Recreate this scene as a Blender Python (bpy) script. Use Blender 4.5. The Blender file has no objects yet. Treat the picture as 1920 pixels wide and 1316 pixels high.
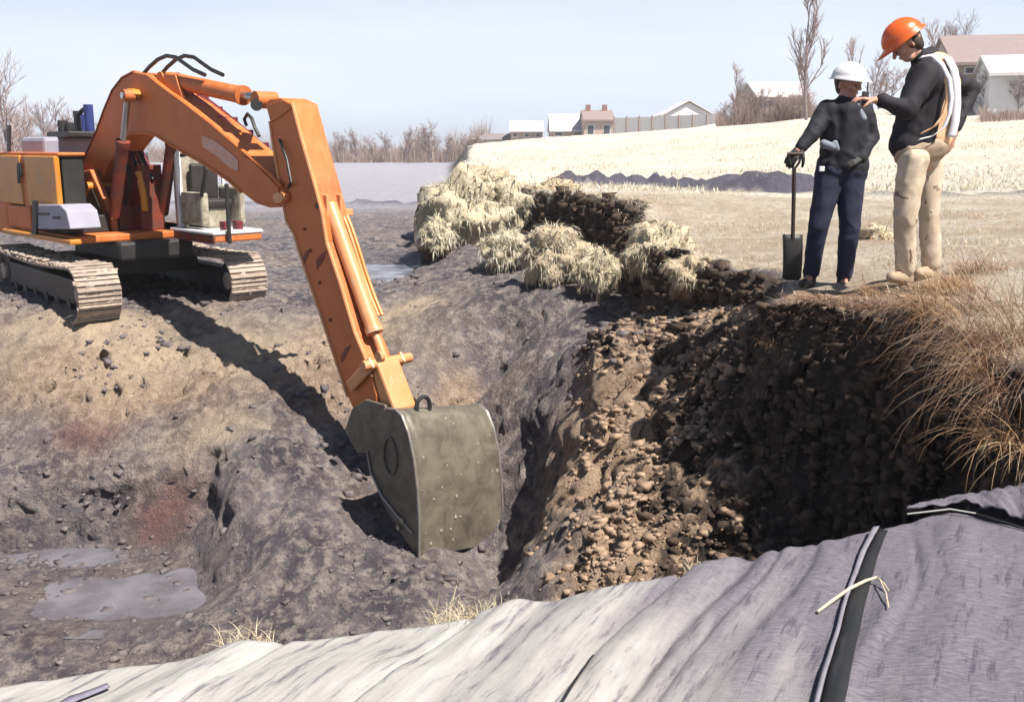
import bpy, bmesh, math, random
import numpy as np
from mathutils import Vector, Matrix

# ------------------------------------------------------------------ camera, sky, sun, exposure
scene = bpy.context.scene
F_PX, PITCH, EYE = 1850.0, math.radians(11.7), 2.3      # eye height above the ground the excavator stands on
cam_data = bpy.data.cameras.new('camera')
cam_data.sensor_width = 36.0
cam_data.lens = F_PX / 1920.0 * 36.0
cam_data.clip_start, cam_data.clip_end = 0.1, 3000.0
camera = bpy.data.objects.new('camera', cam_data)
scene.collection.objects.link(camera)
camera.location = (0, 0, EYE)
camera.rotation_euler = (math.radians(90) - PITCH, 0, 0)
scene.camera = camera

SUN_TO = Vector((0.76, -0.65, 0)).normalized()          # ground direction towards the sun
SUN_EL = math.radians(58)
world = bpy.data.worlds.new('World')
scene.world = world
world.use_nodes = True
wn, wl = world.node_tree.nodes, world.node_tree.links
bg = wn['Background']
sky_tex = wn.new('ShaderNodeTexSky')
sky_tex.sky_type = 'NISHITA'
sky_tex.sun_disc = False
sky_tex.sun_elevation = SUN_EL
sky_tex.sun_rotation = math.atan2(SUN_TO.x, SUN_TO.y)
sky_tex.air_density, sky_tex.dust_density, sky_tex.ozone_density = 1.0, 0.6, 1.0
bg.inputs['Strength'].default_value = 0.05
# thin pale haze towards the horizon with faint streaks of high cloud
w_co = wn.new('ShaderNodeTexCoord'); w_sep = wn.new('ShaderNodeSeparateXYZ'); wl.new(w_co.outputs['Generated'], w_sep.inputs[0])
w_mr = wn.new('ShaderNodeMapRange'); w_mr.interpolation_type = 'SMOOTHSTEP'
w_mr.inputs['From Min'].default_value, w_mr.inputs['From Max'].default_value = 0.03, 0.34
w_mr.inputs['To Min'].default_value, w_mr.inputs['To Max'].default_value = 0.97, 0.0
wl.new(w_sep.outputs['Z'], w_mr.inputs['Value'])
w_map = wn.new('ShaderNodeMapping'); w_map.inputs['Scale'].default_value = (1.0, 1.0, 6.0); wl.new(w_co.outputs['Generated'], w_map.inputs['Vector'])
w_no = wn.new('ShaderNodeTexNoise'); w_no.inputs['Scale'].default_value = 2.2; w_no.inputs['Detail'].default_value = 5; wl.new(w_map.outputs['Vector'], w_no.inputs['Vector'])
w_cr = wn.new('ShaderNodeValToRGB'); w_cr.color_ramp.elements[0].position = 0.3; w_cr.color_ramp.elements[1].position = 0.7
w_cr.color_ramp.elements[0].color = (9.2, 10.5, 12.7, 1); w_cr.color_ramp.elements[1].color = (11.6, 12.2, 13.6, 1)
wl.new(w_no.outputs['Fac'], w_cr.inputs['Fac'])
w_mix = wn.new('ShaderNodeMix'); w_mix.data_type = 'RGBA'
wl.new(w_mr.outputs['Result'], w_mix.inputs[0]); wl.new(sky_tex.outputs['Color'], w_mix.inputs[6]); wl.new(w_cr.outputs['Color'], w_mix.inputs[7])
wl.new(w_mix.outputs[2], bg.inputs['Color'])
sun_data = bpy.data.lights.new('sun', 'SUN')
sun_data.energy, sun_data.angle, sun_data.color = 5.0, math.radians(0.5), (1.0, 0.95, 0.86)
sun = bpy.data.objects.new('sun', sun_data)
scene.collection.objects.link(sun)
_s = Vector((SUN_TO.x * math.cos(SUN_EL), SUN_TO.y * math.cos(SUN_EL), math.sin(SUN_EL)))
sun.rotation_euler = _s.to_track_quat('Z', 'Y').to_euler()
scene.view_settings.view_transform = 'Standard'
scene.view_settings.look = 'None'
scene.view_settings.gamma = 1.0
scene.view_settings.use_curve_mapping = False
scene.view_settings.exposure = 0.84
scene.cycles.diffuse_bounces = 1

# ------------------------------------------------------------------ measuring helpers
CP, SP = math.cos(PITCH), math.sin(PITCH)
EYEV = Vector((0, 0, EYE))
def ray(px, py):
    u, v = (px - 960) / F_PX, (658 - py) / F_PX
    return Vector((u, CP + v * SP, -SP + v * CP))
def at_y(px, py, Y):
    r = ray(px, py); return EYEV + r * (Y / r.y)
def at_z(px, py, z):
    r = ray(px, py); return EYEV + r * ((z - EYE) / r.z)
def on_plane(px, py, p, n):
    r = ray(px, py); return EYEV + r * ((p - EYEV).dot(n) / r.dot(n))

rng = np.random.default_rng(11)
random.seed(5)

def hash3(i, j, k):
    h = (i * 374761393 + j * 668265263 + k * 2147483647) & 0xFFFFFFFF
    h = ((h ^ (h >> 13)) * 1274126177) & 0xFFFFFFFF
    return ((h ^ (h >> 16)) & 0xFFFFFF) / float(0xFFFFFF)
def vnoise(x, y, z=0.0, seed=0):
    x = np.asarray(x, float); y = np.asarray(y, float); z = np.asarray(z, float) + np.zeros_like(x)
    i, j, k = np.floor(x).astype(np.int64), np.floor(y).astype(np.int64), np.floor(z).astype(np.int64)
    fx, fy, fz = x - i, y - j, z - k
    fx, fy, fz = [t * t * (3 - 2 * t) for t in (fx, fy, fz)]
    k = k + seed * 57
    out = 0
    for a in (0, 1):
        for b in (0, 1):
            for c in (0, 1):
                w = (fx if a else 1 - fx) * (fy if b else 1 - fy) * (fz if c else 1 - fz)
                out = out + w * hash3(i + a, j + b, k + c)
    return out * 2 - 1
def fbm(x, y, z=0.0, octv=4, seed=0, gain=0.5):
    out, amp, f = 0, 1.0, 1.0
    for o in range(octv):
        out = out + amp * vnoise(np.asarray(x) * f + 13.7 * o, np.asarray(y) * f - 7.1 * o, np.asarray(z) * f, seed + o)
        amp *= gain; f *= 2.03
    return out
def sstep(a, b, x):
    t = np.clip((x - a) / (b - a), 0, 1); return t * t * (3 - 2 * t)

# ------------------------------------------------------------------ scene-building helpers
COL = scene.collection
def link(name, mesh, parent=None, mat=None):
    o = bpy.data.objects.new(name, mesh); COL.objects.link(o)
    if parent is not None: o.parent = parent
    if mat is not None:
        if not mesh.materials: mesh.materials.append(mat)
    return o
def tag(o, label=None, cat=None, group=None, kind=None):
    if label: o['label'] = label
    if cat: o['category'] = cat
    if group: o['group'] = group
    if kind: o['kind'] = kind
    return o
def empty(name, loc=(0, 0, 0), label=None, cat=None, group=None):
    o = bpy.data.objects.new(name, None); COL.objects.link(o); o.location = loc
    o.empty_display_size = 0.1
    return tag(o, label, cat, group)
def parent_keep(child, par):
    child.parent = par
    child.matrix_parent_inverse = Matrix.Translation(-Vector(par.location))
def mesh_np(name, V, Fq, smooth=False):
    """V (n,3), Fq list of index arrays (each (m,k))"""
    me = bpy.data.meshes.new(name)
    V = np.ascontiguousarray(V, dtype=np.float32)
    if not isinstance(Fq, list): Fq = [Fq]
    Fq = [np.asarray(f, dtype=np.int32) for f in Fq if len(f)]
    me.vertices.add(len(V)); me.vertices.foreach_set('co', V.ravel())
    nl = sum(f.size for f in Fq); nf = sum(len(f) for f in Fq)
    me.loops.add(nl); me.polygons.add(nf)
    me.loops.foreach_set('vertex_index', np.concatenate([f.ravel() for f in Fq]))
    tot = np.concatenate([np.full(len(f), f.shape[1], np.int32) for f in Fq])
    start = np.concatenate([[0], np.cumsum(tot)[:-1]]).astype(np.int32)
    me.polygons.foreach_set('loop_start', start)
    try: me.polygons.foreach_set('loop_total', tot)
    except Exception: pass
    if smooth: me.polygons.foreach_set('use_smooth', np.ones(nf, dtype=bool))
    me.update(calc_edges=True); me.validate()
    return me
def attr(me, name, vals):
    a = me.attributes.new(name, 'FLOAT', 'POINT'); a.data.foreach_set('value', np.asarray(vals, np.float32).ravel())

class MB:
    """collects simple solids and links them as one mesh"""
    def __init__(s): s.bm = bmesh.new()
    def poly_prism(s, pts, offset):
        """pts: 3-D polygon (list of Vector); offset: Vector, extrusion"""
        a = [s.bm.verts.new(p) for p in pts]; b = [s.bm.verts.new(p + offset) for p in pts]
        n = len(pts)
        s.bm.faces.new(a); s.bm.faces.new(b[::-1])
        for i in range(n): s.bm.faces.new((a[i], b[i], b[(i + 1) % n], a[(i + 1) % n]))
        return s
    def box(s, c, ax, ay, az):
        """centre and three half-axis vectors"""
        c = Vector(c); v = []
        for k in (-1, 1):
            for i, j in ((-1, -1), (1, -1), (1, 1), (-1, 1)): v.append(s.bm.verts.new(c + ax * i + ay * j + az * k))
        for f in ((0, 3, 2, 1), (4, 5, 6, 7), (0, 1, 5, 4), (1, 2, 6, 5), (2, 3, 7, 6), (3, 0, 4, 7)):
            s.bm.faces.new([v[i] for i in f])
        return s
    def tube(s, pts, r, seg=10, cap=True, r_list=None):
        pts = [Vector(p) for p in pts]; rings = []; up = None
        for i, p in enumerate(pts):
            t = (pts[min(i + 1, len(pts) - 1)] - pts[max(i - 1, 0)]).normalized()
            if up is None: up = t.orthogonal().normalized()
            up = (up - t * up.dot(t)).normalized(); w = t.cross(up)
            rr = r_list[i] if r_list else r
            rings.append([s.bm.verts.new(p + (up * math.cos(2 * math.pi * k / seg) + w * math.sin(2 * math.pi * k / seg)) * rr) for k in range(seg)])
        for a, b in zip(rings, rings[1:]):
            for k in range(seg): s.bm.faces.new((a[k], a[(k + 1) % seg], b[(k + 1) % seg], b[k]))
        if cap: s.bm.faces.new(rings[0][::-1]); s.bm.faces.new(rings[-1])
        return s
    def build(s, name, mat, parent=None, smooth=False, bevel=0.0, label=None):
        bmesh.ops.recalc_face_normals(s.bm, faces=s.bm.faces)
        me = bpy.data.meshes.new(name); s.bm.to_mesh(me); s.bm.free()
        if smooth:
            me.polygons.foreach_set('use_smooth', [True] * len(me.polygons))
            try: me.set_sharp_from_angle(angle=math.radians(38))
            except Exception: pass
        o = link(name, me, None, mat)
        if parent is not None:
            if parent.type == 'EMPTY' and parent.parent is None: parent_keep(o, parent)
            else:
                o.parent = parent
        if bevel:
            b = o.modifiers.new('bevel', 'BEVEL'); b.width = bevel; b.segments = 2; b.limit_method = 'ANGLE'
        if label: o['label'] = label
        return o

# ------------------------------------------------------------------ materials
def new_mat(name):
    m = bpy.data.materials.new(name); m.use_nodes = True
    nt = m.node_tree; b = nt.nodes['Principled BSDF']
    return m, nt.nodes, nt.links, b
def tex(n, l, scale, detail=4, rough=0.55, coord=None, kind='ShaderNodeTexNoise', dist=0.0):
    t = n.new(kind)
    t.inputs['Scale'].default_value = scale
    if kind == 'ShaderNodeTexNoise':
        t.inputs['Detail'].default_value = detail; t.inputs['Roughness'].default_value = rough
        t.inputs['Distortion'].default_value = dist
    l.new(coord, t.inputs['Vector'])
    return t
def ramp(n, l, src, stops):
    r = n.new('ShaderNodeValToRGB'); e = r.color_ramp.elements
    while len(e) < len(stops): e.new(0.5)
    for i, (p, c) in enumerate(stops):
        e[i].position = p; e[i].color = (*c, 1) if len(c) == 3 else c
    l.new(src, r.inputs['Fac']); return r.outputs['Color']
def mixc(n, l, fac, a, b, mode='MIX'):
    m = n.new('ShaderNodeMix'); m.data_type = 'RGBA'; m.blend_type = mode
    for sock, v in ((m.inputs[0], fac), (m.inputs[6], a), (m.inputs[7], b)):
        if hasattr(v, 'is_linked') or isinstance(v, bpy.types.NodeSocket): l.new(v, sock)
        elif isinstance(v, (int, float)): sock.default_value = v
        else: sock.default_value = (*v, 1)
    return m.outputs[2]
def mathn(n, l, op, a, b=None, clamp=False):
    m = n.new('ShaderNodeMath'); m.operation = op; m.use_clamp = clamp
    for i, v in enumerate((a, b)):
        if v is None: continue
        if isinstance(v, (int, float)): m.inputs[i].default_value = v
        else: l.new(v, m.inputs[i])
    return m.outputs[0]
def bump(n, l, b, h, strength=0.5, dist=0.02):
    u = n.new('ShaderNodeBump'); u.inputs['Strength'].default_value = strength; u.inputs['Distance'].default_value = dist
    l.new(h, u.inputs['Height']); l.new(u.outputs['Normal'], b.inputs['Normal'])
def simple(name, c1, c2, scale=8, rough=0.6, metal=0.0, bstr=0.2, bdist=0.01, dirt=None, dirt_amt=0.5, dirt_scale=3.0, coat=0.0, obj=False):
    m, n, l, b = new_mat(name)
    geo = n.new('ShaderNodeNewGeometry'); co = geo.outputs['Position']
    if obj:
        tc = n.new('ShaderNodeTexCoord'); co = tc.outputs['Object']
    t = tex(n, l, scale, 5, 0.6, co)
    c = mixc(n, l, ramp(n, l, t.outputs['Fac'], [(0.3, (0, 0, 0)), (0.7, (1, 1, 1))]), c1, c2)
    if dirt:
        t2 = tex(n, l, dirt_scale, 8, 0.7, co, dist=0.6)
        f = ramp(n, l, t2.outputs['Fac'], [(0.62 - 0.25 * dirt_amt, (0, 0, 0)), (0.78 - 0.2 * dirt_amt, (1, 1, 1))])
        c = mixc(n, l, mathn(n, l, 'MULTIPLY', f, 0.85), c, dirt)
    l.new(c, b.inputs['Base Color'])
    b.inputs['Roughness'].default_value = rough; b.inputs['Metallic'].default_value = metal
    if bstr: bump(n, l, b, t.outputs['Fac'], bstr, bdist)
    return m

M = {}
M['orange'] = simple('orange_paint', (0.62, 0.165, 0.030), (0.52, 0.125, 0.025), 2.5, 0.42, dirt=(0.42, 0.19, 0.10), dirt_amt=0.7, dirt_scale=1.3, bstr=0.05)
def worn_paint(name, c1, c2, fade, mud, rough=.42):
    m, n, l, b = new_mat(name); geo = n.new('ShaderNodeNewGeometry'); co = geo.outputs['Position']
    mp = n.new('ShaderNodeMapping'); mp.inputs['Scale'].default_value = (1, 1, .28); l.new(co, mp.inputs['Vector'])
    a = tex(n, l, 1.4, 7, .65, co, dist=.5); st = tex(n, l, 9, 6, .7, mp.outputs['Vector']); fn = tex(n, l, 34, 6, .75, co); sp = tex(n, l, 11, 4, .6, co, dist=1.2)
    c = mixc(n, l, ramp(n, l, a.outputs['Fac'], [(.35, (0, 0, 0)), (.65, (1, 1, 1))]), c1, c2)
    c = mixc(n, l, mathn(n, l, 'MULTIPLY', ramp(n, l, st.outputs['Fac'], [(.45, (0, 0, 0)), (.70, (1, 1, 1))]), .55), c, fade)
    c = mixc(n, l, mathn(n, l, 'MULTIPLY', ramp(n, l, fn.outputs['Fac'], [(.56, (0, 0, 0)), (.72, (1, 1, 1))]), .5), c, mud)
    c = mixc(n, l, ramp(n, l, sp.outputs['Fac'], [(.69, (0, 0, 0)), (.72, (.8, .8, .8))]), c, tuple(k * .35 for k in mud))
    l.new(c, b.inputs['Base Color'])
    l.new(ramp(n, l, st.outputs['Fac'], [(.3, (rough, rough, rough)), (.7, (.75, .75, .75))]), b.inputs['Roughness'])
    bump(n, l, b, fn.outputs['Fac'], .10, .006); return m
M['orange'] = worn_paint('worn_orange_paint', (0.62, 0.165, 0.030), (0.50, 0.12, 0.028), (0.56, 0.25, 0.10), (0.34, 0.20, 0.12))
M['orange_deep'] = simple('orange_paint_deep', (0.30, 0.048, 0.018), (0.16, 0.022, 0.014), 5, 0.6, dirt=(0.09, 0.05, 0.035), dirt_amt=0.9, dirt_scale=4, bstr=0.15)
M['yellow'] = simple('yellow_orange_paint', (0.62, 0.25, 0.03), (0.52, 0.19, 0.03), 3, 0.4, dirt=(0.35, 0.24, 0.13), dirt_amt=0.2, bstr=0.05)
M['red'] = simple('dark_red_pipe', (0.16, 0.02, 0.03), (0.10, 0.012, 0.025), 6, 0.45)
M['black'] = simple('black_steel', (0.02, 0.02, 0.022), (0.035, 0.032, 0.03), 6, 0.5)
M['rubber'] = simple('black_hose', (0.012, 0.012, 0.014), (0.02, 0.02, 0.02), 6, 0.45)
M['greycover'] = simple('grey_lavender_cover', (0.36, 0.34, 0.42), (0.28, 0.27, 0.33), 3, 0.6, dirt=(0.4, 0.33, 0.25), dirt_amt=0.1)
M['chrome'] = simple('chrome_rod', (0.5, 0.5, 0.52), (0.4, 0.4, 0.42), 6, 0.2, metal=0.9, bstr=0)
M['cream'] = simple('cream_panel', (0.50, 0.46, 0.36), (0.34, 0.31, 0.25), 9, 0.7, dirt=(0.20, 0.15, 0.10), dirt_amt=0.8, dirt_scale=6)
M['white'] = simple('white_paint', (0.8, 0.8, 0.8), (0.7, 0.7, 0.72), 5, 0.5)
M['blue'] = simple('blue_filter', (0.03, 0.05, 0.22), (0.02, 0.03, 0.12), 6, 0.5)
M['seat'] = simple('black_vinyl_seat', (0.02, 0.018, 0.018), (0.04, 0.03, 0.03), 6, 0.6)
M['decal'] = simple('faded_decal', (0.62, 0.42, 0.36), (0.6, 0.26, 0.14), 9, 0.5, bstr=0)
M['muddy_track'] = simple('mud_caked_track', (0.42, 0.33, 0.27), (0.30, 0.235, 0.20), 7, 0.9, bstr=0.7, bdist=0.03, dirt=(0.48, 0.40, 0.31), dirt_amt=0.6, dirt_scale=5)
M['bucket'] = simple('muddy_bucket_steel', (0.085, 0.072, 0.056), (0.135, 0.115, 0.09), 5, 0.55, metal=0.15, bstr=0.5, bdist=0.02, dirt=(0.21, 0.18, 0.14), dirt_amt=0.9, dirt_scale=3.5)
M['bucket_edge'] = simple('worn_bucket_edge', (0.42, 0.38, 0.34), (0.26, 0.23, 0.2), 9, 0.35, metal=0.5)
M['cyl'] = simple('pale_orange_cylinder', (0.74, 0.34, 0.15), (0.62, 0.25, 0.10), 3, 0.4, dirt=(0.6, 0.42, 0.3), dirt_amt=0.3, bstr=0.03)

# ------------------------------------------------------------------ terrain
def rbf_fit(P, Z, c=0.9):
    P = np.array(P, float); Z = np.array(Z, float); n = len(P)
    D = np.sqrt(((P[:, None] - P[None]) ** 2).sum(-1) + c * c)
    A = np.zeros((n + 3, n + 3)); A[:n, :n] = D + np.eye(n) * -0.02
    A[:n, n] = 1; A[:n, n + 1:] = P; A[n, :n] = 1; A[n + 1:, :n] = P.T
    w = np.linalg.solve(A, np.concatenate([Z, [0, 0, 0]]))
    def f(x, y):
        x = np.asarray(x, float); y = np.asarray(y, float); out = w[n] + w[n + 1] * x + w[n + 2] * y
        for i in range(n): out = out + w[i] * np.sqrt((x - P[i, 0]) ** 2 + (y - P[i, 1]) ** 2 + c * c)
        return out
    return f
# low ground (pit and mud flat): pixel x, pixel y, distance
LOW = [(-300,600,14),(100,606,12.9),(300,596,13.4),(520,585,13.8),(700,600,13.6),(900,600,12.5),(840,560,14.2),(720,505,18),(700,425,27),
       (640,380,42),(430,380,42),(0,390,40),(800,470,18),(920,520,15),(0,700,12.2),(300,700,12.0),(600,700,11.9),(0,850,11.0),(300,850,10.7),(600,850,10.6),(480,850,10.3),
       (300,960,10.2),(200,1100,9.2),(0,1020,9.7),(-300,1100,9.2),(500,1050,8.8),(620,990,9.3),(960,720,12.0),(1100,640,11.0),(1290,600,9.3),
       (1060,540,13.2),(1000,600,12.2),(1120,500,15.5)]
lp, lz = [], []
for px, py, Y in LOW:
    p = at_y(px, py, Y); lp.append((p.x, p.y)); lz.append(p.z)
for px, py, Y in ((1000,640,11.2),(1100,640,10.2),(1250,640,9.4),(1400,625,8.0),(1100,720,9.3),(1250,720,8.8),(1400,720,7.5),(1455,760,7.15),(1100,800,8.8),(1250,800,8.2),(1400,800,7.2),
                  (1140,880,7.9),(1250,880,7.6),(1400,870,7.0),(1130,960,7.4),(1250,960,7.1),(1360,960,6.9),(1100,1040,7.1),(1250,1040,6.8),(1385,1050,6.5),(1000,1090,7.3),(1030,820,9.5),(1050,900,8.7),(1120,920,8.0)):
    p = at_y(px, py, Y); lp.append((p.x, p.y)); lz.append(p.z)
for x, y, z in ((-3,3,-2.3),(0,3,-2.2),(3,3,-.8),(-.95,8.85,-1.60),(-.5,9.2,-1.66),(-.05,9.6,-1.72),(-.2,8.5,-1.78),(.25,9.1,-1.80),(-1.6,9.3,-1.66),(-1.2,7.8,-1.9),(-3,7.2,-2.1),(-6,8,-1.95),(2.15,6.1,-.75),(2.5,5.4,-.8),(3.2,5.8,-.6),(2.0,5.2,-.9),(-12,9,-1.6),(-25,15,0),(-60,150,-0.3),(0,150,-0.3),(-30,80,-0.1),(60,100,-0.3),(4,12,0.4),(6,20,0.3),(-200,400,-0.5),(200,400,-0.5),(0,500,-0.5),(-100,20,0)):
    lp.append((x, y)); lz.append(z)
low_f = rbf_fit(lp, lz, 0.6)
HIGH = [(1430,592,7.0),(1560,538,8.0),(1700,528,7.0),(1650,607,6.2),(1900,560,6.3),(1900,640,5.6),(1430,430,14),(1300,455,12.2),(1195,385,15.5),(1110,362,18.5),(1000,348,24),(860,345,23),
        (1100,330,35),(1500,360,24),(1900,388,15),(1300,276,120),(1000,284,150),(1900,175,85),(1650,215,95),(1350,232,115),(1700,262,45),(1900,265,35),(1300,505,9.8),(1500,480,9.8),(1150,430,14)]
hp, hz = [], []
for px, py, Y in HIGH:
    p = at_y(px, py, Y); hp.append((p.x, p.y)); hz.append(p.z)
for x, y, z in ((8,6,1.5),(5,3,1.4),(4,1,1.3),(0,-20,1),(-200,400,2),(0,400,2.5),(200,400,9),(120,60,6),(40,10,2.4),(60,130,8)):
    hp.append((x, y)); hz.append(z)
high_f = rbf_fit(hp, hz, 0.6)
RIM = [(4.2,2.6),(2.9,3.8),(2.62,4.5),(2.62,5.1),(2.7,5.6),(2.42,6.15),(1.90,7.0),(2.2,7.7),(2.32,8.4),(2.2,9.1),(1.8,10.0),(1.45,11.5),(1.95,15.0),(1.0,18.2),(-0.3,20.0),(-1.4,18.8),(-1.9,21),(-1.6,27),(-2,40),(-3,70),(-6,150),(-14,600)]
RIM_POLY = RIM + [(900, 600), (900, -200), (4.2, -200)]
EDGE_PX = [(-500,1345),(0,1278),(250,1235),(500,1200),(850,1152),(1200,1100),(1400,1045),(1560,1012),(1640,992),(1760,962),(1900,930),(2200,880)]
EDGE = [at_z(px, py, EYE - 1.58) for px, py in EDGE_PX]
EX = np.array([-30.0] + [p.x for p in EDGE] + [30.0]); EY = np.array([EDGE[0].y - 3] + [p.y for p in EDGE] + [EDGE[-1].y])
def edge_y(x): return np.interp(x, EX, EY)
def seg_dist(x, y, pts):
    d = np.full(np.shape(x), 1e9)
    for (ax, ay), (bx, by) in zip(pts, pts[1:]):
        dx, dy = bx - ax, by - ay
        t = np.clip(((x - ax) * dx + (y - ay) * dy) / (dx * dx + dy * dy), 0, 1)
        d = np.minimum(d, np.hypot(x - ax - t * dx, y - ay - t * dy))
    return d
def inside(x, y, poly):
    r = np.zeros(np.shape(x), bool); n = len(poly)
    for i in range(n):
        ax, ay = poly[i]; bx, by = poly[(i + 1) % n]
        if ay == by: continue
        c = ((ay > y) != (by > y)) & (x < (bx - ax) * (y - ay) / (by - ay) + ax); r ^= c
    return r
def masks(x, y):
    x = np.asarray(x, float); y = np.asarray(y, float)
    s = seg_dist(x, y, RIM); s = np.where(inside(x, y, RIM_POLY), s, -s)
    s = s + 0.13 * fbm(x * 1.3, y * 1.3, octv=3, seed=3) * np.clip(y / 8, .6, 3)
    w = 0.16 + np.clip(y - 9, 0, 12) * 0.0 + np.clip(y - 22, 0, 200) * 0.03
    mU = sstep(-w, w * 0.25, s)
    n = (edge_y(x) - 0.12) - y
    mN = sstep(-0.35, 0.0, n)
    return mU, mN, s
def px_of(x, y, z):
    """where a ground point lies as seen from the photographer's spot (used only to place soil kinds measured from the photo)"""
    dy = y; dz = z - EYE
    dep = dy * CP - dz * SP; v = dy * SP + dz * CP
    return 960 + F_PX * x / dep, 658 - F_PX * v / dep
BROWN_C = [(1.3, 8.4, 1.1, 1.9, 1.0), (1.9, 9.0, 0.9, 0.9, 1.0), (1.15, 7.0, .9, .8, 1.0), (0.6, 8.6, .6, .9, .7), (-4.2, 12.0, 2.6, .8, .55), (-2.2, 12.3, .8, 1.2, .6), (1.35, 7.6, .7, .7, .9), (-.5, 11.6, .5, .5, .6)]
def brown_of(x, y):
    b = 0
    for cx, cy, rx, ry, a in BROWN_C:
        b = np.maximum(b, a * (1 - sstep(0.55, 1.25, np.hypot((x - cx) / rx, (y - cy) / ry))))
    return b
def ground(x, y, fine=True):
    x = np.asarray(x, float); y = np.asarray(y, float)
    mU, mN, s = masks(x, y)
    L, U = low_f(x, y), high_f(x, y)
    b = brown_of(x, y)
    if fine:
        near = 1 / (1 + (y / 40.0) ** 2)
        rough = 0.055 * fbm(x * 1.1, y * 1.1, octv=3, seed=9) + 0.028 * fbm(x * 4.5, y * 4.5, octv=4, seed=21, gain=.6)
        clod = np.abs(vnoise(x * 5.5, y * 5.5, seed=31)) * 0.05 + np.abs(vnoise(x * 13, y * 13, seed=33)) * 0.035 + np.abs(vnoise(x * 27, y * 27, seed=35)) * .015
        clod = clod + (1 - b * .5) * (np.maximum(vnoise(x * 3.1, y * 3.1, seed=37) * vnoise(x * 6.3, y * 6.3, seed=38), -.1) * .15 + .034 * (1 - np.abs(vnoise(x * 9, y * 9, seed=39))) ** 2)
        hol = np.clip(vnoise(x * 2.4, y * 2.4, seed=41) - 0.25, 0, 1) * 0.16 + np.clip(vnoise(x * 8, y * 8, seed=42) - .30, 0, 1) * .20 + np.clip(vnoise(x * 4, y * 4 + 9, seed=48) - .38, 0, 1) * .30
        pit = np.clip(vnoise(x * 10, y * 10, seed=46) - .22, 0, 1) * .24 * np.clip(b * 1.4 - .1, 0, 1)
        L = L - pit + rough * (1 - .3 * b) * near + (clod - hol) * np.clip(b * 1.3, .35, 1) * near
        U = U + (0.03 * fbm(x * 2, y * 2, octv=4, seed=51) + 0.25 * (y > 30) * fbm(x * .05, y * .05, octv=3, seed=55)) * 1.0
    for cx, cy, rx, ry, wz in BASINS:
        r = np.hypot((x - cx) / rx, (y - cy) / ry) * (1 + .22 * vnoise(x * 1.7, y * 1.7, seed=43) + .10 * vnoise(x * 5, y * 5, seed=45))
        k = 1 - sstep(.8, 2.1, r); L = L * (1 - k) + (wz - .05 * (1 - r * r) + .014 * fbm(x * 2, y * 2, octv=2, seed=44)) * k
    z = L * (1 - mU) + U * mU
    lip = np.exp(-((s - 0.12) / 0.2) ** 2) * 0.05 * (y < 20)
    z = z + lip * (1 + vnoise(x * 3, y * 3, seed=61))
    z = z * (1 - mN) + (EYE - 1.68) * mN
    hr = np.hypot((x - .42) / .42, (y - 9.75) / .42) * (1 + .25 * vnoise(x * 3, y * 3, seed=47)); z = z - .22 * (1 - sstep(.45, 1.05, hr))
    # windrow of dark soil dumped on the field
    wr = seg_dist(x, y, WINDROW)
    z = z + (1 - sstep(.35, 1.15, wr)) * np.clip(0.20 + 0.22 * fbm(x * .9, y * .9, octv=4, seed=71, gain=.75), .06, .6)
    z = z + np.exp(-(seg_dist(x, y, THINLINE) / .22) ** 2) * (.10 + .06 * fbm(x * 2, y * 2, octv=3, seed=79))
    wl_ = seg_dist(x, y, MUDLINE)
    z = z + np.exp(-(wl_ / 0.6) ** 2) * (0.22 + 0.15 * fbm(x * .9, y * .9, octv=3, seed=75, gain=.7))
    return z
WINDROW = [(p.x, p.y) for p in (at_y(1085,340,27), at_y(1160,340,28), at_y(1260,345,26.5), at_y(1350,355,24.5), at_y(1440,365,22), at_y(1490,368,21))]
THINLINE = [(p.x, p.y) for p in (at_y(1490,370,21), at_y(1650,378,19), at_y(1920,386,17.5), at_y(2300,390,17))]
MUDLINE = [(p.x, p.y) for p in (at_y(-200,385,40), at_y(400,383,40), at_y(600,381,40), at_y(810,381,38))]
def _c(x, y): return float(low_f(np.array(x), np.array(y)))
BASINS = []
for _x, _y, _a, _b in ((-3.85, 9.15, .80, .80), (-4.9, 9.95, 1.0, .32), (-2.45, 18.0, .8, 1.8)):
    BASINS.append((_x, _y, _a, _b, (_c(_x, _y) if len(BASINS) != 1 else BASINS[0][4] + .02) - .02))
def gz(x, y): return float(ground(np.array([x]), np.array([y]))[0])

def axis(lo, hi, step, out, g=1.09):
    a = list(np.arange(lo, hi, step)); d = step; v = a[-1]
    while v < out[1]: d *= g; v += d; a.append(v)
    d = step; v = lo; pre = []
    while v > out[0]: d *= g; v -= d; pre.append(v)
    return np.array(pre[::-1] + a)
gx = axis(-7.2, 3.2, 0.029, (-850, 850), 1.10)
gy = axis(4.6, 12.5, 0.029, (-60, 900), 1.032)
GX, GY = np.meshgrid(gx, gy)
GZ = ground(GX, GY)
nx, ny = len(gx), len(gy)
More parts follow.
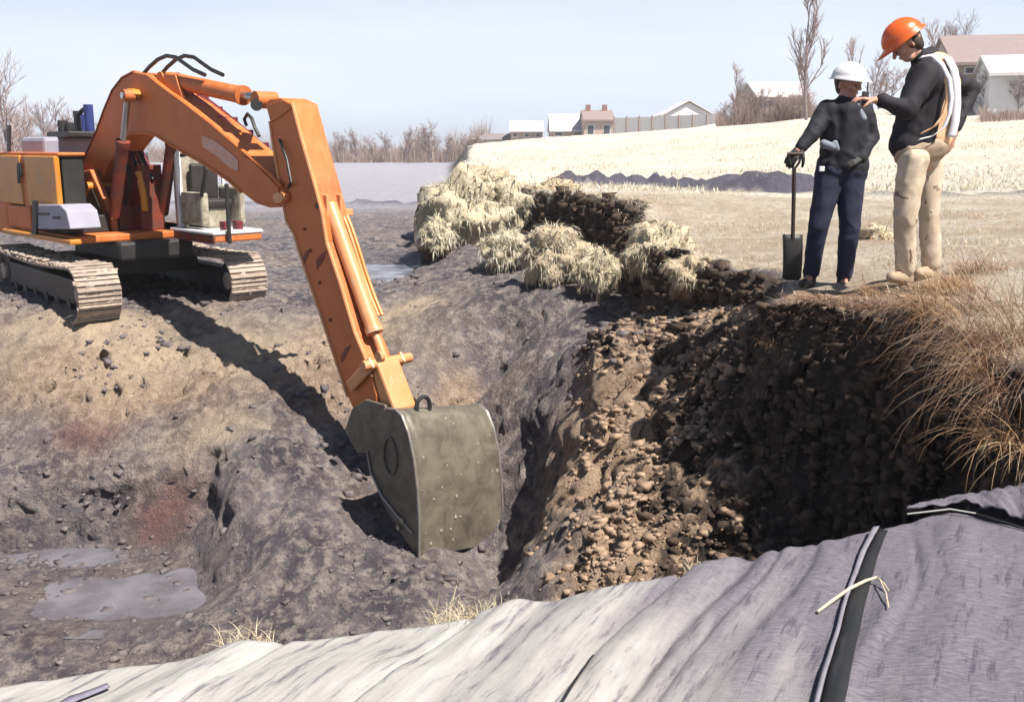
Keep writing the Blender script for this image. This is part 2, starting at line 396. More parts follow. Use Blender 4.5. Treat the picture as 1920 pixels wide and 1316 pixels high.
# ragged cut faces: where the ground is steep its points are also pushed sideways
_gx = np.gradient(GZ, axis=1) / np.gradient(GX, axis=1); _gy = np.gradient(GZ, axis=0) / np.gradient(GY, axis=0)
_st = sstep(0.9, 3.0, np.hypot(_gx, _gy)) * (GY < 24)
PX_ = GX + _st * (0.16 * fbm(GX * 2.1, GY * 2.1, GZ * 2.6, 4, 91) ); PY_ = GY + _st * (0.16 * fbm(GX * 2.1 + 40, GY * 2.1, GZ * 2.6, 4, 95))
idx = np.arange(nx * ny).reshape(ny, nx)
quads = np.stack([idx[:-1, :-1], idx[:-1, 1:], idx[1:, 1:], idx[1:, :-1]], -1).reshape(-1, 4)
tme = mesh_np('ground', np.stack([PX_, PY_, GZ], -1).reshape(-1, 3), quads, smooth=True)
mU_, mN_, s_ = masks(GX, GY)
brown = np.clip(brown_of(GX, GY) + .25 * fbm(GX * 1.2, GY * 1.2, octv=4, seed=81), 0, 1) * (1 - mU_)
# the cut face and hollow are bare soil, coloured dark for deep shade, the field beyond is dead straw
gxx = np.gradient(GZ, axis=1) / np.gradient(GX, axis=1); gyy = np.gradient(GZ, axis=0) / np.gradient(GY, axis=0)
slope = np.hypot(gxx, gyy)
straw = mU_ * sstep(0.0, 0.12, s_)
hole_shade = 1 - sstep(.75, 1.15, np.hypot((GX - 2.35) / .75, (GY - 5.75) / 1.2) + .15 * fbm(GX * 3, GY * 3, octv=3, seed=84))  # hollow whose soil colour is darkened to paint in deep shade
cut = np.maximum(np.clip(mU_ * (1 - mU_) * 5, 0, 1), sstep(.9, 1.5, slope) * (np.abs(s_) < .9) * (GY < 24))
cut = np.maximum(cut, hole_shade * (1 - mU_))
ledge = (1 - sstep(.5, 1.0, np.hypot((GX - 2.4) / .95, (GY - 6.75) / .75) + .3 * fbm(GX * 3, GY * 3, octv=3, seed=86)))
nearf = 1 - sstep(13, 21, GY + 2 * fbm(GX * .5, GY * .5, octv=3, seed=87))
wrd = (1 - sstep(.8, 1.3, seg_dist(GX, GY, WINDROW) + .3 * fbm(GX * 1.1, GY * 1.1, octv=3, seed=77))); wrd = np.maximum(np.maximum(wrd, np.exp(-(seg_dist(GX, GY, MUDLINE) / .5) ** 2)), .8 * np.exp(-(seg_dist(GX, GY, THINLINE) / .25) ** 2))
yel = np.exp(-(((GX + 1.3) / .7) ** 2 + ((GY - 13.8) / .9) ** 2)) + 1.1 * np.exp(-(((GX + 4.8) / 2.6) ** 2 + ((GY - 12.6) / .9) ** 2)) + .6 * np.exp(-(((GX + 3.3) / .8) ** 2 + ((GY - 10.9) / .35) ** 2))
flat = sstep(30, 42, GY) * (1 - mU_)
wet = 0
for _x, _y, _a, _b, _w in BASINS: wet = np.maximum(wet, 1 - sstep(1.0, 1.9, np.hypot((GX - _x) / _a, (GY - _y) / _b)))
rusty = 1.2 * np.exp(-(((GX + 3.85) / .34) ** 2 + ((GY - 10.25) / .22) ** 2)) + .6 * np.exp(-(((GX + 5.0) / .5) ** 2 + ((GY - 11.1) / .2) ** 2))
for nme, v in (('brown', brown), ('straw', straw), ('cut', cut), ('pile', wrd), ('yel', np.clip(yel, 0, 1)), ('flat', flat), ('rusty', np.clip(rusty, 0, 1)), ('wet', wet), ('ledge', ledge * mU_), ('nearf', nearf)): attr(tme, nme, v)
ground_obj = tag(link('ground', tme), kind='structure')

def ground_mat():
    m, n, l, b = new_mat('ground_soil')
    geo = n.new('ShaderNodeNewGeometry'); co = geo.outputs['Position']
    def A(name):
        a = n.new('ShaderNodeAttribute'); a.attribute_name = name; return a.outputs['Fac']
    n1 = tex(n, l, 1.1, 6, 0.62, co, dist=.4); n2 = tex(n, l, 7, 8, 0.7, co); n3 = tex(n, l, 38, 6, 0.7, co); n4 = tex(n, l, .35, 4, .6, co)
    mud = mixc(n, l, ramp(n, l, n1.outputs['Fac'], [(0.40, (0, 0, 0)), (0.60, (1, 1, 1))]), (0.062, 0.052, 0.068), (0.165, 0.14, 0.15))
    mud = mixc(n, l, ramp(n, l, n2.outputs['Fac'], [(0.46, (0, 0, 0)), (0.63, (1, 1, 1))]), mud, (0.32, 0.27, 0.245))
    brn = mixc(n, l, ramp(n, l, n2.outputs['Fac'], [(0.32, (0, 0, 0)), (0.66, (1, 1, 1))]), (0.26, 0.16, 0.10), (0.50, 0.36, 0.25))
    c = mixc(n, l, A('brown'), mud, brn)
    c = mixc(n, l, mathn(n, l, 'MULTIPLY', A('yel'), ramp(n, l, n1.outputs['Fac'], [(0.3, (0.15, .15, .15)), (0.6, (1, 1, 1))])), c, (0.50, 0.39, 0.27))
    c = mixc(n, l, mathn(n, l, 'MULTIPLY', A('rusty'), ramp(n, l, n2.outputs['Fac'], [(.34, (0.3, .3, .3)), (.55, (1, 1, 1))])), c, (0.21, 0.095, 0.075))
    c = mixc(n, l, A('flat'), c, mixc(n, l, n4.outputs['Fac'], (0.30, 0.29, 0.34), (0.40, 0.38, 0.42)))
    fld = mixc(n, l, ramp(n, l, n4.outputs['Fac'], [(0.35, (0, 0, 0)), (0.65, (1, 1, 1))]), (0.62, 0.56, 0.46), (0.72, 0.68, 0.59))
    fld = mixc(n, l, ramp(n, l, n2.outputs['Fac'], [(0.36, (1, 1, 1)), (0.50, (0, 0, 0))]), fld, (0.42, 0.32, 0.23))
    fld = mixc(n, l, mathn(n, l, 'MULTIPLY', A('nearf'), ramp(n, l, n1.outputs['Fac'], [(.35, (.45, .45, .45)), (.6, (1, 1, 1))])), fld, mixc(n, l, n2.outputs['Fac'], (0.30, 0.21, 0.145), (0.52, 0.43, 0.33)))
    fld = mixc(n, l, A('ledge'), fld, mixc(n, l, n2.outputs['Fac'], (0.14, 0.075, 0.045), (0.42, 0.27, 0.17)))
    c = mixc(n, l, A('straw'), c, fld)
    c = mixc(n, l, mathn(n, l, 'MULTIPLY', A('cut'), .9), c, (0.045, 0.028, 0.02))  # cut soil and hollow darkened: deep shade put into the colour
    c = mixc(n, l, A('pile'), c, mixc(n, l, n2.outputs['Fac'], (0.06, 0.055, 0.08), (0.13, 0.12, 0.16)))
    dark = ramp(n, l, n3.outputs['Fac'], [(0.30, (0.45, .45, .45)), (0.46, (1, 1, 1))])
    c = mixc(n, l, 1.0, c, dark, 'MULTIPLY')
    l.new(c, b.inputs['Base Color'])
    c = mixc(n, l, mathn(n, l, 'MULTIPLY', A('wet'), .45), c, (0.10, 0.085, 0.095))
    l.new(c, b.inputs['Base Color'])
    rg = ramp(n, l, n1.outputs['Fac'], [(.40, (.42, .42, .42)), (.58, (.85, .85, .85))]); rg = mixc(n, l, mathn(n, l, 'MAXIMUM', A('straw'), A('brown')), rg, (.88, .88, .88))
    l.new(mathn(n, l, 'SUBTRACT', rg, mathn(n, l, 'MULTIPLY', A('wet'), .25)), b.inputs['Roughness'])
    hgt = mathn(n, l, 'ADD', mathn(n, l, 'MULTIPLY', n2.outputs['Fac'], 1.0), mathn(n, l, 'MULTIPLY', n3.outputs['Fac'], .35))
    bump(n, l, b, hgt, 1.0, 0.11)
    return m
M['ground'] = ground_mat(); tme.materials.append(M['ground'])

# crumbling dark earth on the cut faces: pieces set on the steep faces of the ground itself
M['dark_earth'] = simple('dark_crumbly_earth', (0.035, 0.022, 0.016), (0.10, 0.065, 0.045), 16, .95, bstr=.3, bdist=.008)
_dz = np.abs(GZ[1:, 1:] - GZ[:-1, :-1]); _ok = (_dz > .045) & (GY[1:, 1:] < 19) & (GY[1:, 1:] > 4.2) & (mN_[1:, 1:] < .05) & (cut[1:, 1:] > .4)
_jj, _ii = np.where(_ok); _p = _dz[_jj, _ii]; _p = _p / _p.sum()
_k = rng.choice(len(_jj), 4200, p=_p); _t = rng.random(4200)[:, None]
_A = np.stack([PX_[_jj[_k], _ii[_k]], PY_[_jj[_k], _ii[_k]], GZ[_jj[_k], _ii[_k]]], -1); _B = np.stack([PX_[_jj[_k] + 1, _ii[_k] + 1], PY_[_jj[_k] + 1, _ii[_k] + 1], GZ[_jj[_k] + 1, _ii[_k] + 1]], -1)
WALL_PTS = _A + (_B - _A) * _t
# ------------------------------------------------------------------ water standing in the pit
def water_mat(name, col, rough):
    m, n, l, b = new_mat(name)
    geo = n.new('ShaderNodeNewGeometry')
    t = tex(n, l, 2.5, 4, .5, geo.outputs['Position']); t2 = tex(n, l, 30, 2, .5, geo.outputs['Position'])
    l.new(mixc(n, l, t.outputs['Fac'], col, tuple(c * 1.25 for c in col)), b.inputs['Base Color'])
    b.inputs['Roughness'].default_value = rough; b.inputs['IOR'].default_value = 1.33
    bump(n, l, b, t2.outputs['Fac'], .08, .004)
    tr = n.new('ShaderNodeBsdfTransparent'); mx = n.new('ShaderNodeMixShader'); l.new(ramp(n, l, t.outputs['Fac'], [(.35, (.08, .08, .08)), (.62, (.55, .55, .55))]), mx.inputs[0])
    l.new(b.outputs[0], mx.inputs[1]); l.new(tr.outputs[0], mx.inputs[2]); l.new(mx.outputs[0], n['Material Output'].inputs['Surface'])
    return m
M['water'] = water_mat('muddy_water', (0.17, 0.16, 0.185), 0.08)
for (cx, cy, rx, ry, wz), lab in zip(BASINS, ('wide shallow grey puddle in the lower left of the pit', 'narrow bluish puddle at the left edge behind the wide one', 'bluish puddle on the mud flat beyond the arm', 'small wet patch of water right of the bucket')):
    n = 40; th = np.linspace(0, 2 * np.pi, n, endpoint=False)
    V = [(0, 0, 0)] + [(rx * 1.3 * math.cos(t), ry * 1.3 * math.sin(t), 0) for t in th]
    o = link('puddle', mesh_np('puddle', np.array(V), np.array([(0, i + 1, (i + 1) % n + 1) for i in range(n)])), None, M['water'])
    o.location = (cx, cy, wz - .012 - (.02 if 'bluish puddle at the left' in lab else 0)); tag(o, lab, 'puddle')

# ------------------------------------------------------------------ excavator
M['bucket_mud'] = simple('dried_mud_cake', (0.22, 0.195, 0.15), (0.33, 0.29, 0.23), 20, .95)
D = Vector((0.70, -0.714, 0)).normalized(); NL = Vector((-D.y, D.x, 0)); UP = Vector((0, 0, 1))   # forwards, machine's left
CEN = Vector((-5.6, 14.7, 0))
GZM = EYE - 2.33
def X(px, py, o): return on_plane(px, py, CEN + NL * o, NL)                                     # a pixel on the vertical plane o metres to the machine's left
def XL(f, o, z): return CEN + D * f + NL * o + UP * z
exc = empty('excavator', (CEN.x, CEN.y, 0.0), 'orange tracked excavator reaching its arm and muddy bucket down into the pit', 'excavator')
def plate(name, px_pts, o0, o1, mat, parent=exc, bevel=0.012, label=None, plane=None):
    pl = o0 if plane is None else plane
    pts = [X(x, y, pl) + NL * (o0 - pl) for x, y in px_pts]
    return MB().poly_prism(pts, NL * (o1 - o0)).build(name, mat, parent, bevel=bevel, label=label)
HB = 0.20
boom_px = [(147,330),(160,292),(180,247),(195,205),(210,170),(228,147),(250,135),(275,140),(305,164),(345,193),(400,236),(460,287),(505,325),(528,350),(534,372),(524,388),(505,390),(480,382),
           (452,360),(428,338),(380,306),(330,278),(292,254),(270,249),(243,252),(226,274),(205,305),(190,340),(178,365),(162,372),(149,352)]
boom = plate('boom', boom_px, -HB, HB, M['orange'])
# rims of the boom plates (the flanges that catch the sun)
def rim(name, pts, o, w, r, mat, parent):
    m = MB(); P = [X(x, y, o) for x, y in pts]
    m.tube(P, r, 6); return m.build(name, mat, parent)
rim('flange', boom_px[7:14], -HB - .004, 0, .022, M['orange'], exc)
rim('flange', boom_px[5:8] + boom_px[8:14], HB + .004, 0, .022, M['orange'], exc)
rim('flange', boom_px[18:25], -HB - .004, 0, .02, M['orange'], exc)
rim('flange', boom_px[0:7], -HB - .004, 0, .016, M['orange_deep'], exc)
plate('weld_plate', [(452,292),(470,300),(522,352),(520,384),(484,378),(455,356),(456,330)], -HB - .02, -HB - .002, M['orange'], bevel=.004)
plate('faded_lettering', [(378,254),(400,262),(425,282),(446,300),(446,322),(432,316),(405,292),(380,276)], -HB - .008, -HB - .003, M['decal'], bevel=0)
plate('pivot_boss', [(512,366),(520,360),(528,364),(530,374),(524,382),(514,380),(510,373)], -HB - .06, -HB - .002, M['cyl'])
plate('pin_boss', [(230,172),(238,166),(247,168),(251,177),(246,187),(236,188),(229,181)], -HB - .12, -HB - .002, M['yellow'])
# pipes lying along the far side of the boom top, with clamps, and the hose loops
pp = MB()
for k in range(3):
    pts = [X(x, y - 5 - 6 * k, .10 + .07 * k) for x, y in ((338,168),(372,192),(420,228),(470,270),(505,302))]
    pp.tube(pts, .026, 8)
pp.build('hydraulic_pipe', M['red'], exc, smooth=True)
for (x, y) in ((372,184),(398,204),(426,224),(455,248),(484,272)):
    c = X(x, y, .15)
    MB().box(c, D * .025, NL * .14, UP * .03).build('pipe_clamp', M['red'], exc, bevel=.006)
for k, (dx, o) in enumerate(((0, -.08), (34, .12))):
    pts = [X(x + dx, y, o) for x, y in ((268,140),(280,126),(296,112),(312,105),(330,108),(345,119),(362,131),(384,141))]
    MB().tube(pts, .026, 8).build('hose', M['rubber'], exc, smooth=True)
for pts in (((455,162),(462,185),(468,205),(472,222)), ((505,208),(498,225),(496,244),(503,262))):
    pass
MB().tube([X(x, y, .28) for x, y in ((462,236),(458,224),(464,214),(472,222),(478,240),(486,256))], .022, 8).build('hose', M['rubber'], exc, smooth=True)
# arm cylinder on top of the boom
def cylinder(name, a, b, frac, r, rr, mat, par=exc, rodm=None):
    t = (b - a).normalized(); L = (b - a).length; s = t.orthogonal().normalized()
    c = MB().tube([a, a + t * L * frac * .97, a + t * L * frac * .97, a + t * L * frac], r, 16, r_list=[r, r, r * 1.14, r * 1.14]).build(name, mat, par, smooth=True)
    MB().tube([a + t * L * frac, b], rr, 12).build('cylinder_rod', rodm or M['chrome'], par, smooth=True)
    for q in (a, b): MB().tube([q - NL * r * 1.3, q + NL * r * 1.3], r * .95, 14).build('cylinder_eye', mat, par, smooth=True)
    return c
cylinder('arm_cylinder', X(318,150,0), X(497,188,0), .80, .105, .055, M['orange'])
plate('cylinder_bracket', [(296,158),(308,138),(328,140),(334,160),(345,190)], -.13, -.08, M['orange'])
plate('cylinder_bracket', [(296,158),(308,138),(328,140),(334,160),(345,190)], .08, .13, M['orange'])
MB().tube([X(481,197,-.16), X(481,197,.16)], .07, 14).build('pin', M['black'], exc, smooth=True)
# lift cylinders either side of the boom
for o in (-.36, .36):
    a, b = X(215, 405, o) if o < 0 else X(215, 405, -.36) + NL * .72, X(240, 180, o) if o < 0 else X(240, 180, -.36) + NL * .72
    t = b - a
    MB().tube([a, a + t * .60, a + t * .60, a + t * .64], .085, 16, r_list=[.085, .085, .10, .10]).build('lift_cylinder', M['orange_deep'], exc, smooth=True)
    MB().tube([a + t * .62, b], .042, 12).build('cylinder_rod', M['chrome'], exc, smooth=True)
    MB().tube([b - NL * .07, b + NL * .07], .085, 14).build('cylinder_eye', M['orange'], exc, smooth=True)
MB().tube([X(240, 180, -.36) - NL * .09, X(240, 180, -.36) + NL * .81], .045, 12).build('pin', M['chrome'], exc, smooth=True)
# arm
HA = 0.165
arm_px = [(497,194),(506,186),(526,184),(548,194),(566,262),(592,353),(604,399),(613,455),(638,531),(665,622),(684,668),(697,706),(706,742),(706,778),(694,796),(681,790),(667,778),
          (652,744),(612,622),(576,516),(560,468),(552,440),(537,414),(523,337),(511,263),(506,228)]
arm = plate('arm', arm_px, -HA, HA, M['orange'])
for pts in (arm_px[3:12], arm_px[17:26]):
    rim('flange', pts, -HA - .003, 0, .02, M['cyl'], exc)
rim('flange', arm_px[3:12], HA + .003, 0, .02, M['cyl'], exc)
plate('weld_plate', [(499,198),(530,188),(546,196),(544,204),(520,222),(507,229)], -HA - .02, -HA - .002, M['orange'], bevel=.004)
plate('scraped_patch', [(592,489),(600,478),(612,470),(604,492),(594,505)], -HA - .006, -HA - .002, M['orange_deep'], bevel=0)
plate('scraped_patch', [(638,668),(648,652),(658,646),(650,664),(640,682)], -HA - .006, -HA - .002, M['orange_deep'], bevel=0)
plate('scraped_patch', [(566,486),(574,470),(582,466),(574,488),(568,500)], -HA - .006, -HA - .002, M['orange_deep'], bevel=0)
plate('pivot_boss', [(520,362),(528,356),(537,362),(539,374),(532,382),(523,378)], -HA - .05, -HA - .002, M['orange'])
# grease points: short row of bolts along the arm
for x, y in ((572,430),(583,470),(600,530),(620,600)):
    c = X(x, y, -HA)
    MB().tube([c - NL * .02, c + NL * .002], .018, 8).build('bolt', M['orange_deep'], exc)
# guard rail / pipe on the far top edge of the arm
MB().tube([X(x, y, HA) + NL * .10 for x, y in ((548,200),(566,262),(590,345),(606,392))], .035, 8).build('hydraulic_pipe', M['yellow'], exc, smooth=True)
MB().box(X(600, 384, HA) + NL * .12, D * .08, NL * .12, UP * .05).build('pipe_clamp', M['yellow'], exc, bevel=.01)
MB().box(X(607, 400, HA) + NL * .18 + D * .05, D * .05, NL * .16, UP * .04).build('pipe_clamp', M['cyl'], exc, bevel=.01)
for o in (-.05, .03):
    MB().tube([X(x, y, o) + D * .03 for x, y in ((546,196),(553,225),(560,250),(574,300),(588,345),(600,378))], .018, 8).build('hose', M['rubber'] if o > 0 else M['red'], exc, smooth=True)
MB().tube([X(534, 372, -.02), X(545, 340, -.25) , X(538, 300, -.22), X(524, 262, -.19)], .016, 8).build('hose', M['rubber'], exc, smooth=True)
# bucket cylinder on the front of the arm
ca, cb = X(606, 384, -.0) + D * .13, X(712, 676, 0) + D * .10
t = cb - ca
MB().tube([ca, ca + t * .78, ca + t * .78, ca + t * .82], .085, 16, r_list=[.085, .085, .1, .1]).build('bucket_cylinder', M['cyl'], exc, smooth=True)
MB().tube([ca + t * .8, cb], .045, 12).build('cylinder_rod', M['cyl'], exc, smooth=True)
for o in (-.09, .09):
    c = ca + NL * o - D * .03
    MB().box(c, D * .13, NL * .018, UP * .12).build('cylinder_bracket', M['cyl'], exc, bevel=.01)
MB().tube([ca - NL * .17, ca + NL * .17], .035, 10).build('pin', M['black'], exc, smooth=True)
for o in (.12, .17):
    MB().tube([ca + NL * o + t * k + D * .02 * math.sin(k * 9) for k in (0, .15, .3, .45, .6, .72)], .02, 8).build('hydraulic_pipe', M['yellow'], exc, smooth=True)
# links between arm, cylinder and bucket
lk1 = X(686, 702, 0)
for o in (-.21, .21):
    m = MB(); a = X(688, 716, 0) + NL * o; b = cb + NL * o
    w = (b - a).cross(NL).normalized()
    m.box((a + b) / 2, (b - a) / 2 + (b - a).normalized() * .06, NL * .02, w * .07)
    m.build('side_link', M['cyl'], exc, bevel=.02)
MB().tube([cb - NL * .30, cb + NL * .34], .055, 12).build('pin', M['cyl'], exc, smooth=True)
HBK = .56
lb = X(748, 772, 0)
m = MB(); a, b = cb, lb
w = (b - a).cross(NL).normalized()
m.poly_prism([a - NL * .16 + w * .07, a - NL * .16 - w * .07, b - NL * .13 - w * .12, b - NL * .13 + w * .12], NL * .30)
m.build('bucket_link', M['cyl'], exc, bevel=.03)
MB().tube([X(716, 668, -.26), X(716, 668, -.26) - NL * .05], .06, 12).build('link_boss', M['cyl'], exc, smooth=True)
# bucket: curved back skin, two side plates, lifting ring, cutting lip
bk_prof = [(716,772),(728,766),(744,768),(756,780),(768,812),(778,860),(785,920),(788,980),(788,1044)]
bk_front = [(782,1044),(752,1000),(716,940),(694,885),(688,838),(694,802)]
side_px = bk_prof + bk_front
BO = -0.62                                                     # the near side plate
BW = 1.10
NLB = (NL + UP * -.15)
def bx(px, py, o=BO): return X(px, py, BO) + NLB * (o - BO)
back = MB()
P0 = [bx(x, y) for x, y in bk_prof]; P1 = [p + NLB * BW for p in P0]
# subdivided skin with thickness
nseg = 10; fine = []
for a_, b_ in zip(P0, P0[1:]):
    for k in range(3): fine.append(a_.lerp(b_, k / 3))
fine.append(P0[-1])
inner_dir = (X(720, 900, BO) - bx(780, 900)).normalized()
V, Fc = [], []
nf = len(fine)
for side in (0, 1):
    for i, p in enumerate(fine):
        for j in range(nseg + 1):
            q = p + NLB * (BW * j / nseg) + inner_dir * (.03 * side)
            V.append(tuple(q))
def vi(s, i, j): return s * nf * (nseg + 1) + i * (nseg + 1) + j
for i in range(nf - 1):
    for j in range(nseg):
        Fc.append((vi(0, i, j), vi(0, i, j + 1), vi(0, i + 1, j + 1), vi(0, i + 1, j)))
        Fc.append((vi(1, i, j), vi(1, i + 1, j), vi(1, i + 1, j + 1), vi(1, i, j + 1)))
for i in range(nf - 1):
    Fc.append((vi(0, i, 0), vi(0, i + 1, 0), vi(1, i + 1, 0), vi(1, i, 0)))
    Fc.append((vi(0, i, nseg), vi(1, i, nseg), vi(1, i + 1, nseg), vi(0, i + 1, nseg)))
bucket = empty('bucket'); bucket.location = (0, 0, 0)
parent_keep(bucket, exc)
def bpart(o): o.parent = bucket; return o
me = mesh_np('back_skin', np.array(V), np.array(Fc), smooth=True)
bpart(link('back_skin', me, None, M['bucket']))
for o in (BO, BO + BW - .03):
    pts = [bx(x, y, o) for x, y in side_px]
    bpart(MB().poly_prism(pts, NL * .03).build('side_plate', M['bucket'], bevel=.006))
# stiffening ring and cutter on the near side plate
bpart(MB().tube([bx(x, y, BO - .012) for x, y in ((690,845),(697,885),(718,930),(748,968),(776,1000))], .014, 6).build('side_cutter', M['bucket_edge'], smooth=True))
for (x, j_) in ((792,.28),(800,.33),(806,.36),(815,.44),(835,.60),(828,.52),(868,.72),(852,.66)):
    yy_ = rng.uniform(.10, .26); i_ = int(nf * yy_); p = fine[i_] + NLB * BW * j_ - inner_dir * .006; q = fine[i_ + 2] + NLB * BW * (j_ + .03) - inner_dir * .006
    bpart(MB().tube([p, q], .006, 5).build('scrape_mark', M['bucket_edge']))
c = bx(733, 855, BO - .012)
ring = [c + D * .10 * math.cos(a) + UP * .19 * math.sin(a) for a in np.linspace(0, 2 * math.pi, 25)]
bpart(MB().tube(ring, .010, 6, cap=False).build('wear_ring', M['bucket'], smooth=True))
for x, y in ((757,975),(750,988)):
    c = bx(x, y, BO - .01); bpart(MB().tube([c - NL * .02, c + NL * .01], .028, 10).build('bolt', M['bucket_edge'], smooth=True))
for o in (BO - .012, BO + BW + .002):
    bpart(MB().tube([p + NLB * (o - BO) for p in fine[2:]], .016, 6).build('worn_edge', M['bucket_edge'], smooth=True))
# ribs at the foot of the skin and the heel plate
def skin_pt(x, y, j): return bx(x, y) + NLB * (BW * j)
eye_c = skin_pt(747, 770, .28) + UP * .03
ring = [eye_c + NL * .085 * math.cos(a) + UP * .10 * math.sin(a) for a in np.linspace(-.5, math.pi + .5, 14)]
bpart(MB().tube(ring, .022, 8).build('lifting_eye', M['black'], smooth=True))
for o in (-.22, .20):
    pts = [X(x, y, 0) + NL * o for x, y in ((676,800),(690,760),(716,742),(752,752),(760,790),(742,840),(700,842))]
    bpart(MB().poly_prism(pts, NL * .035).build('bucket_ear', M['bucket'], bevel=.01))
# caked mud lumps on the bucket back
_b = bmesh.new(); bmesh.ops.create_icosphere(_b, subdivisions=2, radius=1.0)
_iv = np.array([tuple(v.co) for v in _b.verts]); _if = np.array([[v.index for v in f.verts] for f in _b.faces]); _b.free()
LV, LF = [], []
for k in range(46):
    j, i = rng.random() * .96 + .02, int(nf * (.25 + .74 * rng.random() ** .6))
    i = min(i, nf - 2); p = fine[i] + NLB * BW * j; s = .005 + .020 * rng.random() ** 3
    L = _iv * s * (1 + rng.normal(0, .16, (len(_iv), 1)))
    w = np.array(tuple((p + NL * 0)))
    ax = np.stack([np.array(tuple(NL)), np.array(tuple(inner_dir)) * .45, np.array((0, 0, 1.3))])
    LF.append(_if + len(_iv) * k); LV.append(w + L @ ax)
lo = link('mud_cake', mesh_np('mud_cake', np.concatenate(LV), np.concatenate(LF), smooth=True), None, M['bucket_mud']); lo['kind'] = 'stuff'; bpart(lo)

# ---- upper structure
def panel(name, corners_px, o, thick, mat, label=None, bevel=.015):
    pts = [X(x, y, o) for x, y in corners_px]
    return MB().poly_prism(pts, NL * thick).build(name, mat, exc, bevel=bevel, label=label)
OS = -1.12
# floor of the upper body and counterweight side, reaching out of frame to the left
zf = X(60, 432, OS).z; zt = X(60, 292, OS).z
def ob(name, f0, f1, o0, o1, z0, z1, mat, bevel=.02, label=None):
    c = XL((f0 + f1) / 2, (o0 + o1) / 2, (z0 + z1) / 2)
    return MB().box(c, D * (f1 - f0) / 2, NL * (o1 - o0) / 2, UP * (z1 - z0) / 2).build(name, mat, exc, bevel=bevel, label=label)
def f_of(px, o, py=420): return (X(px, py, o) - CEN).dot(D)
f_a, f_b, f_c, f_d, f_e = f_of(-60, OS), f_of(2, OS), f_of(47, OS), f_of(58, OS), f_of(113, OS)
f_tb = f_of(132, OS)
ob('revolving_floor', -2.35, f_tb + .05, OS + .03, 1.08, zf - .10, zf, M['orange'])
ob('counterweight', -2.75, -1.95, OS + .02, 1.05, zf - .16, zf + .80, M['orange'], bevel=.12)
f_ft = f_of(165, -.2, 340)
ob('engine_block', -2.3, f_e - .02, OS + .10, OS + .40, zf, zt - .02, M['black'])
ob('engine_block', -2.3, f_ft - .35, OS + .40, .95, zf, zt - .02, M['black'])
ob('engine_door', f_b - .02, f_c, OS, OS + .08, zf + .36, zt, M['yellow'])
ob('engine_door', f_d, f_e, OS - .01, OS + .07, zf + .36, zt, M['yellow'])
ob('engine_door', -1.95, f_b - .05, OS, OS + .08, zf + .36, zt, M['yellow'])
ob('side_skirt', -1.95, f_d, OS + .002, OS + .07, zf, zf + .34, M['orange'])
ob('door_post', f_c + .01, f_d - .01, OS + .02, OS + .08, zf + .3, zt, M['orange'])
hz_ = ob('engine_hood', -2.3, f_e + .02, OS + .04, OS + .42, zt, zt + .045, M['orange'], bevel=.015)
h2 = X(60, 262, OS + .35).z
ob('hood_cover', -2.3, f_ft - .22, OS + .40, .92, zt - .03, zt + .27, M['greycover'], bevel=.06)
ob('door_handle', f_c + .02, f_c + .10, OS - .03, OS, zt - .32, zt - .10, M['black'], bevel=.01)
MB().tube([XL(f_c + .03, OS - .02, zt - .12), XL(f_c + .05, OS - .04, zt - .25), XL(f_c + .01, OS - .03, zt - .40)], .022, 8).build('door_latch', M['black'], exc, smooth=True)
# lavender step box with its slots
sb0 = [(62,430),(62,392),(72,384),(112,384),(124,396),(132,430)]
panel('step_box', sb0, OS - .10, .42, M['greycover'])
for pts in (((70,399),(92,399),(92,404),(70,404)), ((98,406),(112,406),(112,411),(98,411))): panel('step_slot', pts, OS - .108, .02, M['black'], bevel=0)
panel('step_post', [(60,376),(67,376),(67,440),(60,440)], OS - .13, .04, M['black'], bevel=.005)
panel('rail_post', [(13,235),(17,235),(17,290),(13,290)], OS + .05, .03, M['black'], bevel=0)
ob('walkway', -1.9, f_tb + .25, OS - .12, OS + .04, zf - .09, zf - .02, M['yellow'])
# revolving frame brackets that carry the boom foot
for o in (-.34, .24):
    pts = [X(x, y, -.34) + NL * (o + .34) for x, y in ((140,325),(168,318),(184,352),(206,404),(212,442),(160,442),(150,392))]
    MB().poly_prism(pts, NL * .10).build('boom_bracket', M['orange'], exc, bevel=.015)
pts = [X(x, y, -.36) for x, y in ((141,352),(166,440),(158,440),(138,356))]
MB().poly_prism(pts, NL * -.05).build('bracket_rib', M['yellow'], exc, bevel=.006)
pts = [X(x, y, -.36) for x, y in ((172,352),(198,415),(176,415),(158,380))]
MB().poly_prism(pts, NL * -.006).build('bracket_hole', M['black'], exc, bevel=0)
MB().tube([XL(f_of(165, -.4, 352), -.42, X(165, 350, -.4).z), XL(f_of(165, -.4, 352), .42, X(165, 350, -.4).z)], .065, 14).build('pin', M['yellow'], exc, smooth=True)
# swing motor, valve block and hoses in the gap between boom and operator station
f0 = f_of(240, 0, 430)
ob('valve_block', f0 - .35, f0 + .25, -.22, .28, zf, zf + .62, M['orange_deep'])
ob('valve_block', f0 - .1, f0 + .5, .0, .36, zf, zf + .95, M['orange_deep'])
ob('battery_box', f0 - .2, f0 + .35, -.75, -.42, zf, zf + .25, M['black'])
for k in range(7):
    o = -.2 + .08 * k
    MB().tube([XL(f0 + .2, o, zf + .3), XL(f0 + .45 + .04 * (k % 3), o, zf + .75), XL(f0 + .25, o * .6, zf + 1.2), XL(f0 + .0, o * .4, zf + 1.5)], .022, 8).build('hose', M['rubber'] if k % 2 else M['red'], exc, smooth=True)
MB().tube([XL(f0 + .52, .05, zf + .3), XL(f0 + .58, .02, zf + .5), XL(f0 + .5, 0, zf + .85)], .05, 10).build('swing_motor', M['yellow'], exc, smooth=True)
